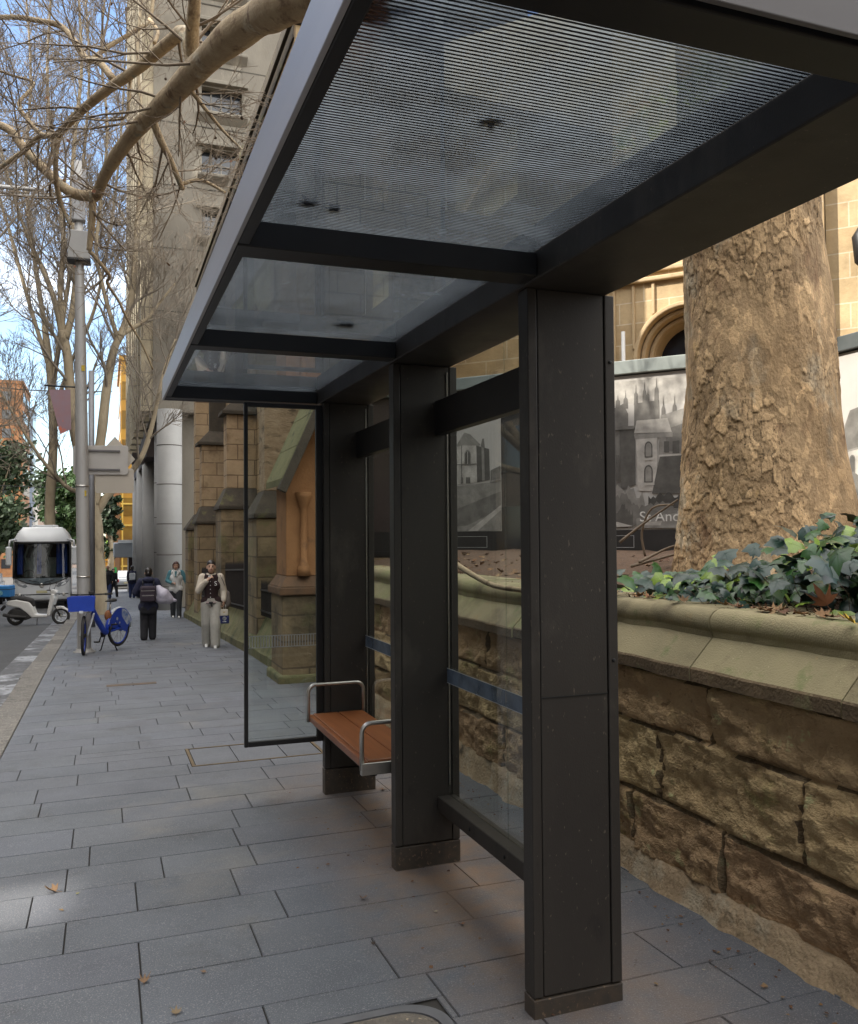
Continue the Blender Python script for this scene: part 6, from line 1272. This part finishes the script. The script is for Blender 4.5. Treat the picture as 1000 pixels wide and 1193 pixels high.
low=[q for q in f if v[q[0]][2]<1.3]; high=[q for q in f if v[q[0]][2]>=2.7]
b.add(v2,low+high+sides+top+bot+back,0,True); bd=b.build('body',M_bus,BUS,local=True)
def lo(x,z): return z+ (0.34*(abs(x)/1.25)**2-.22)*max(0,(1.75-z)/.5) if z<1.75 else z
b=MB(); v,f=skin(.965,[1.25,1.5,1.75,2.0,2.3,2.6,2.82],-.012,lo=lo); b.add(v,f,0,True); ws=b.build('windscreen',glass('tinted_windscreen',(.40,.44,.46),1.40),BUS,local=True)
b=MB(); v,f=skin(.985,[1.22,1.26],-.016,lo=lo); b.add(v,f,0,True); b.build('screen_surround',M_metal2,ws,local=True,solid=.02); b=MB(); v,f=skin(.985,[2.76,2.86],-.016); b.add(v,f,0,True); b.build('screen_surround',M_metal2,ws,local=True,solid=.02)
for s_ in (-1,1): 
    b=MB(); pts=[Vector((s_*wx_(z)*.985,yf(wx_(z)*.985,z)-.014,z)) for z in (1.3,1.7,2.1,2.5,2.82)]; b.tube(pts,.05,6); b.build('screen_pillar',M_metal2,ws,local=True)
b=MB(); b.box(-1.15,1.15,1.6,1.7,.9,2.9); b.box(-1.2,1.2,.55,1.2,.9,1.32); cab=b.build('cab_interior',mat('cab_dark',(.05,.045,.04),(.09,.08,.06),scale=2,rough=.8),BUS,local=True)
b=MB()
for (xa,xb) in ((-1.12,-.86),(-.25,-.05),(.62,1.1)):
    P_=[(xa+(xb-xa)*k/8,.62+.03*math.sin(k*2.2)+ .4*0) for k in range(9)]
    b.add([(p[0],p[1]+ .28*(abs(p[0])/1.25)**3.2+.05,1.45) for p in P_]+[(p[0]*.98,p[1]+.28*(abs(p[0])/1.25)**3.2+.2,2.75) for p in P_],[(k,k+1,k+10,k+9) for k in range(8)],0,True)
b.build('curtain',mat('blue_curtain',(.05,.14,.60),(.03,.09,.42),scale=6,rough=.8),cab,local=True)
b=MB()
for (xa,c) in ((-.75,0),(-.45,0),(.25,0)): b.tube([(xa,1.1,1.2),(xa+.1,1.15,1.7),(xa-.06,1.2,2.2),(xa+.14,1.25,2.7)],.06,8)
for x in (-.6,.35): b.box(x-.24,x+.24,1.35,1.55,1.2,2.15)
b.build('driver_seat',mat('seat_cream',(.62,.58,.46),(.40,.46,.38),scale=4,rough=.7),cab,local=True,bevel=.05)
b=MB(); b.tube([(-.6+.24*math.cos(a*.3491),.85+.1*math.sin(a*.3491),1.42+.2*math.sin(a*.3491)) for a in range(19)],.018,6); b.build('steering_wheel',M_metal2,cab,local=True)
for s_ in (-1,1):
    b=MB(); b.tube([(s_*1.12,.35,2.95),(s_*1.38,.05,2.9),(s_*1.42,.0,2.65)],.045,8); mr_2=b.build('mirror_arm',M_bus,BUS,local=True); b=MB(); b.box(s_*1.42-.13,s_*1.42+.13,-.09,.10,1.85,2.65); b.build('mirror',M_bus,mr_2,local=True,bevel=.07,seg=4)
    b=MB(); pts=[]
    for (x,z) in ((.62,.98),(.80,1.10),(1.16,1.30),(1.19,1.16),(1.0,.98),(.7,.90)): pts.append((s_*x,yf(x,z)-.012,z))
    b.poly(pts if s_>0 else pts[::-1]); b.build('headlight',mat('headlight_glass',(.10,.11,.12),(.35,.36,.38),scale=9,rough=.08,spec=1),BUS,local=True,solid=.012)
    b=MB(); b.lathe([(.08,0),(.085,.02),(.06,.03),(0,.03)],(s_*.95,yf(.95,.58)+.01,.58),16,axis=(0,-1,0)); b.build('fog_lamp',M_steel,BUS,local=True)
    b=MB(); b.tube([(s_*.12,yf(.1,1.14)-.05,1.12),(s_*.55,yf(.5,1.3)-.04,1.22)],.014,6); b.build('wiper',M_metal2,BUS,local=True)
b=MB(); v,f=skin(.93,[.46,.62],-.008); b.add(v,f,0,True); b.build('grille',M_metal2,BUS,local=True); b=MB(); v,f=skin(1.0,[.27,.38],-.012); b.add(v,f,0,True); b.build('bumper_edge',M_metal2,BUS,local=True,solid=.02)
b=MB(); b.box(-.24,.24,yf(0,.72)-.03,yf(0,.72)-.012,.66,.77); b.build('number_plate',mat('plate_yellow',(.55,.50,.30),rough=.5),BUS,local=True); b=MB(); b.lathe([(.07,0),(.10,0),(.10,.012),(.07,.012)],(0,yf(0,.98)-.004,.98),20,axis=(0,-1,0)); b.build('badge',M_steel,BUS,local=True)
b=MB(); v,f=skin(.80,[1.06,1.075],-.006); b.add(v,f,0,True); b.build('crease',mat('grey_trim',(.2,.2,.21),rough=.4),BUS,local=True)
for s_ in (-1,1):
    b=MB(); b.box(s_*1.252-.006,s_*1.252+.006,.9,11.3,1.55,2.7); b.build('side_window',M_win,BUS,local=True)
    for yy in (2.3,9.0): wheel('wheel',(s_*1.08,yy,.5),.5,BUS,turn=0,tyre=.13,spokes=8,w=1.0) if False else None
for s_ in (-1,1):
    for yy in (2.3,9.2):
        b=MB(); b.lathe([(.30,-.14),(.5,-.14),(.5,.14),(.30,.14)],(s_*1.10,yy,.5),28,axis=(1,0,0)); w_=b.build('wheel',M_rub,BUS,local=True); b=MB(); b.lathe([(.05,.02),(.29,.02),(.29,.06)],(s_*1.10+s_*.06,yy,.5),20,axis=(s_,0,0)); b.build('rim',M_steel,w_,local=True)
b=MB()
for x in (-.45,.45): b.box(x-.05,x+.05,.9,3.6,3.46,3.55)
b.box(-.6,.6,4,6,3.47,3.62); b.build('roof_hatch',M_bus,BUS,local=True,bevel=.02)
# ================================================================== CARS
def car(name,label,x,y,rz,paint,kind='suv',dz=-.1):
    t=thing(name,label,'car',(x,y,gz(x,y)+dz),rz); H=1.62 if kind=='suv' else 1.42   # local y: front at -2.1
    prof=[(-2.15,.35),(-2.2,.75),(-2.05,.95),(-1.15,1.05),(2.1,1.05),(2.2,.8),(2.15,.35)]
    b=MB(); b.prism(prof,'x',-.9,.9); bd=b.build('body',paint,t,local=True,bevel=.09,seg=3)
    cab=[(-1.1,1.06),(-.45,H-.08),(-.2,H),(1.5,H-.02),(1.95,1.06)] if kind=='suv' else [(-1.0,1.06),(-.3,H-.05),(0,H),(.9,H),(1.7,1.06)]
    b=MB(); b.prism(cab,'x',-.74,.74); b.build('cabin',paint,bd,local=True,bevel=.06,seg=3)
    b=MB(); g0=[(p[0]*.93+.02,p[1]-.03 if p[1]>1.2 else p[1]+.05) for p in cab]; b.prism(g0,'x',-.752,.752); 
    yb=cab[-1][0]; zt=cab[-2][1]; b.add([(-.64,yb-.06,1.12),(.64,yb-.06,1.12),(.58,cab[-2][0]+.03,zt-.10),(-.58,cab[-2][0]+.03,zt-.10)],[(0,1,2,3)])
    b.add([(-.66,cab[0][0]+.03,1.10),(.66,cab[0][0]+.03,1.10),(.60,cab[1][0]-.02,cab[1][1]-.02),(-.60,cab[1][0]-.02,cab[1][1]-.02)],[(3,2,1,0)]); b.build('window',M_win,bd,local=True,solid=.02)
    for sx_ in (-1,1):
        for yy in (-1.35,1.35):
            b=MB(); b.lathe([(.20,-.10),(.33,-.10),(.33,.10),(.20,.10)],(sx_*.82,yy,.33),24,axis=(1,0,0)); w_=b.build('wheel',M_rub,t,local=True); b=MB(); b.lathe([(.03,.0),(.2,.0),(.2,.03)],(sx_*.82+sx_*.06,yy,.33),16,axis=(sx_,0,0)); b.build('rim',M_steel,w_,local=True)
        b=MB(); b.box(sx_*.72-.14,sx_*.72+.14,-2.20,-2.12,.72,.86); b.build('headlight',mat('car_lamp',(.5,.5,.5),rough=.1) if 'car_lamp' not in MATS else MATS['car_lamp'],t,local=True,bevel=.02)
        b=MB(); b.box(sx_*.76-.1,sx_*.76+.1,2.13,2.215,.72,.98); b.build('tail_light',mat('tail_red',(.35,.02,.02),rough=.2) if 'tail_red' not in MATS else MATS['tail_red'],t,local=True,bevel=.02)
    b=MB(); b.box(-.85,.85,-2.225,-2.1,.36,.52); b.box(-.85,.85,2.1,2.225,.36,.52); b.build('bumper',M_metal2,t,local=True,bevel=.03); b=MB(); b.box(-.26,.26,2.2,2.23,.6,.72); b.box(-.26,.26,-2.24,-2.2,.56,.66); b.build('number_plate',MATS['plate_yellow'],t,local=True)
car('silver_car','silver car crossing the side street beyond the far pedestrians',1.75,79,R_(180),mat('silver_paint',(.42,.44,.47),(.38,.4,.43),scale=1,rough=.3,metal=.4,coat=.4))
car('white_car','white car waiting in the road left of the coach',-6.0,52,R_(3),mat('car_white',(.6,.6,.6),rough=.3,coat=.4),'sedan',-.13)
car('dark_car','dark car further back in the left traffic lane',-7.4,66,R_(2),mat('car_dark',(.05,.04,.045),rough=.3,coat=.4),'suv',-.13)
# ================================================================== LIGHT
sd=Vector((-.78,0,.62)).normalized()
sun=bpy.data.lights.new('sun','SUN'); sun.energy=3.2; sun.angle=R_(.53); sun.color=(1,.93,.82); so=bpy.data.objects.new('sun',sun); COL.objects.link(so); so.rotation_euler=sd.to_track_quat('Z','Y').to_euler()
W_=bpy.data.worlds.new('World'); S.world=W_; W_.use_nodes=True; t=W_.node_tree; t.nodes.clear(); ns=t.nodes; ln=t.links
out=ns.new('ShaderNodeOutputWorld'); bg=ns.new('ShaderNodeBackground'); sk=ns.new('ShaderNodeTexSky'); sk.sky_type='NISHITA'; sk.sun_disc=False; sk.sun_elevation=math.asin(sd.z); sk.sun_rotation=math.atan2(sd.x,sd.y); sk.air_density=1; sk.dust_density=.6; sk.ozone_density=1.5
bg.inputs[1].default_value=.15
tc=ns.new('ShaderNodeTexCoord'); mp=ns.new('ShaderNodeMapping'); mp.inputs['Scale'].default_value=(1,1,2.6); no=ns.new('ShaderNodeTexNoise'); no.inputs['Scale'].default_value=2.4; no.inputs['Detail'].default_value=8; no.inputs['Roughness'].default_value=.55
ln.new(tc.outputs['Generated'],mp.inputs[0]); ln.new(mp.outputs[0],no.inputs['Vector']); rp=ramp(ns,[(.58,0),(.78,.8)]); ln.new(no.outputs['Fac'],rp.inputs[0])
sp=ns.new('ShaderNodeSeparateXYZ'); ln.new(tc.outputs['Generated'],sp.inputs[0])
def mth(op,a,b,clamp=False):
    n=ns.new('ShaderNodeMath'); n.operation=op; n.use_clamp=clamp
    for i,q in enumerate((a,b)):
        if hasattr(q,'default_value'): ln.new(q,n.inputs[i])
        else: n.inputs[i].default_value=q
    return n.outputs[0]
up_=mth('MULTIPLY',mth('SUBTRACT',sp.outputs[2],.52),5.0,True); bk_=mth('MULTIPLY',mth('SUBTRACT',mth('MULTIPLY',sp.outputs[1],-1.0),.05),4.0,True)
cov=mth('MAXIMUM',up_,bk_); rp2=ramp(ns,[(.36,.15),(.52,1)]); ln.new(no.outputs['Fac'],rp2.inputs[0]); cf=mth('MAXIMUM',rp.outputs[0],mth('MULTIPLY',cov,rp2.outputs[0]))
mx=ns.new('ShaderNodeMix'); mx.data_type='RGBA'; ln.new(cf,mx.inputs[0]); ln.new(sk.outputs[0],mx.inputs[6]); mx.inputs[7].default_value=(11.5,11.2,10.7,1); ln.new(mx.outputs[2],bg.inputs[0]); ln.new(bg.outputs[0],out.inputs[0])
S.view_settings.view_transform='Standard'; S.view_settings.look='None'; S.view_settings.gamma=1; S.view_settings.exposure=1.25
S.render.engine='CYCLES'; c=S.cycles; c.max_bounces=10; c.transparent_max_bounces=24; c.diffuse_bounces=5; c.glossy_bounces=4; c.use_denoising=True; c.caustics_reflective=False; c.caustics_refractive=False; c.sample_clamp_indirect=6
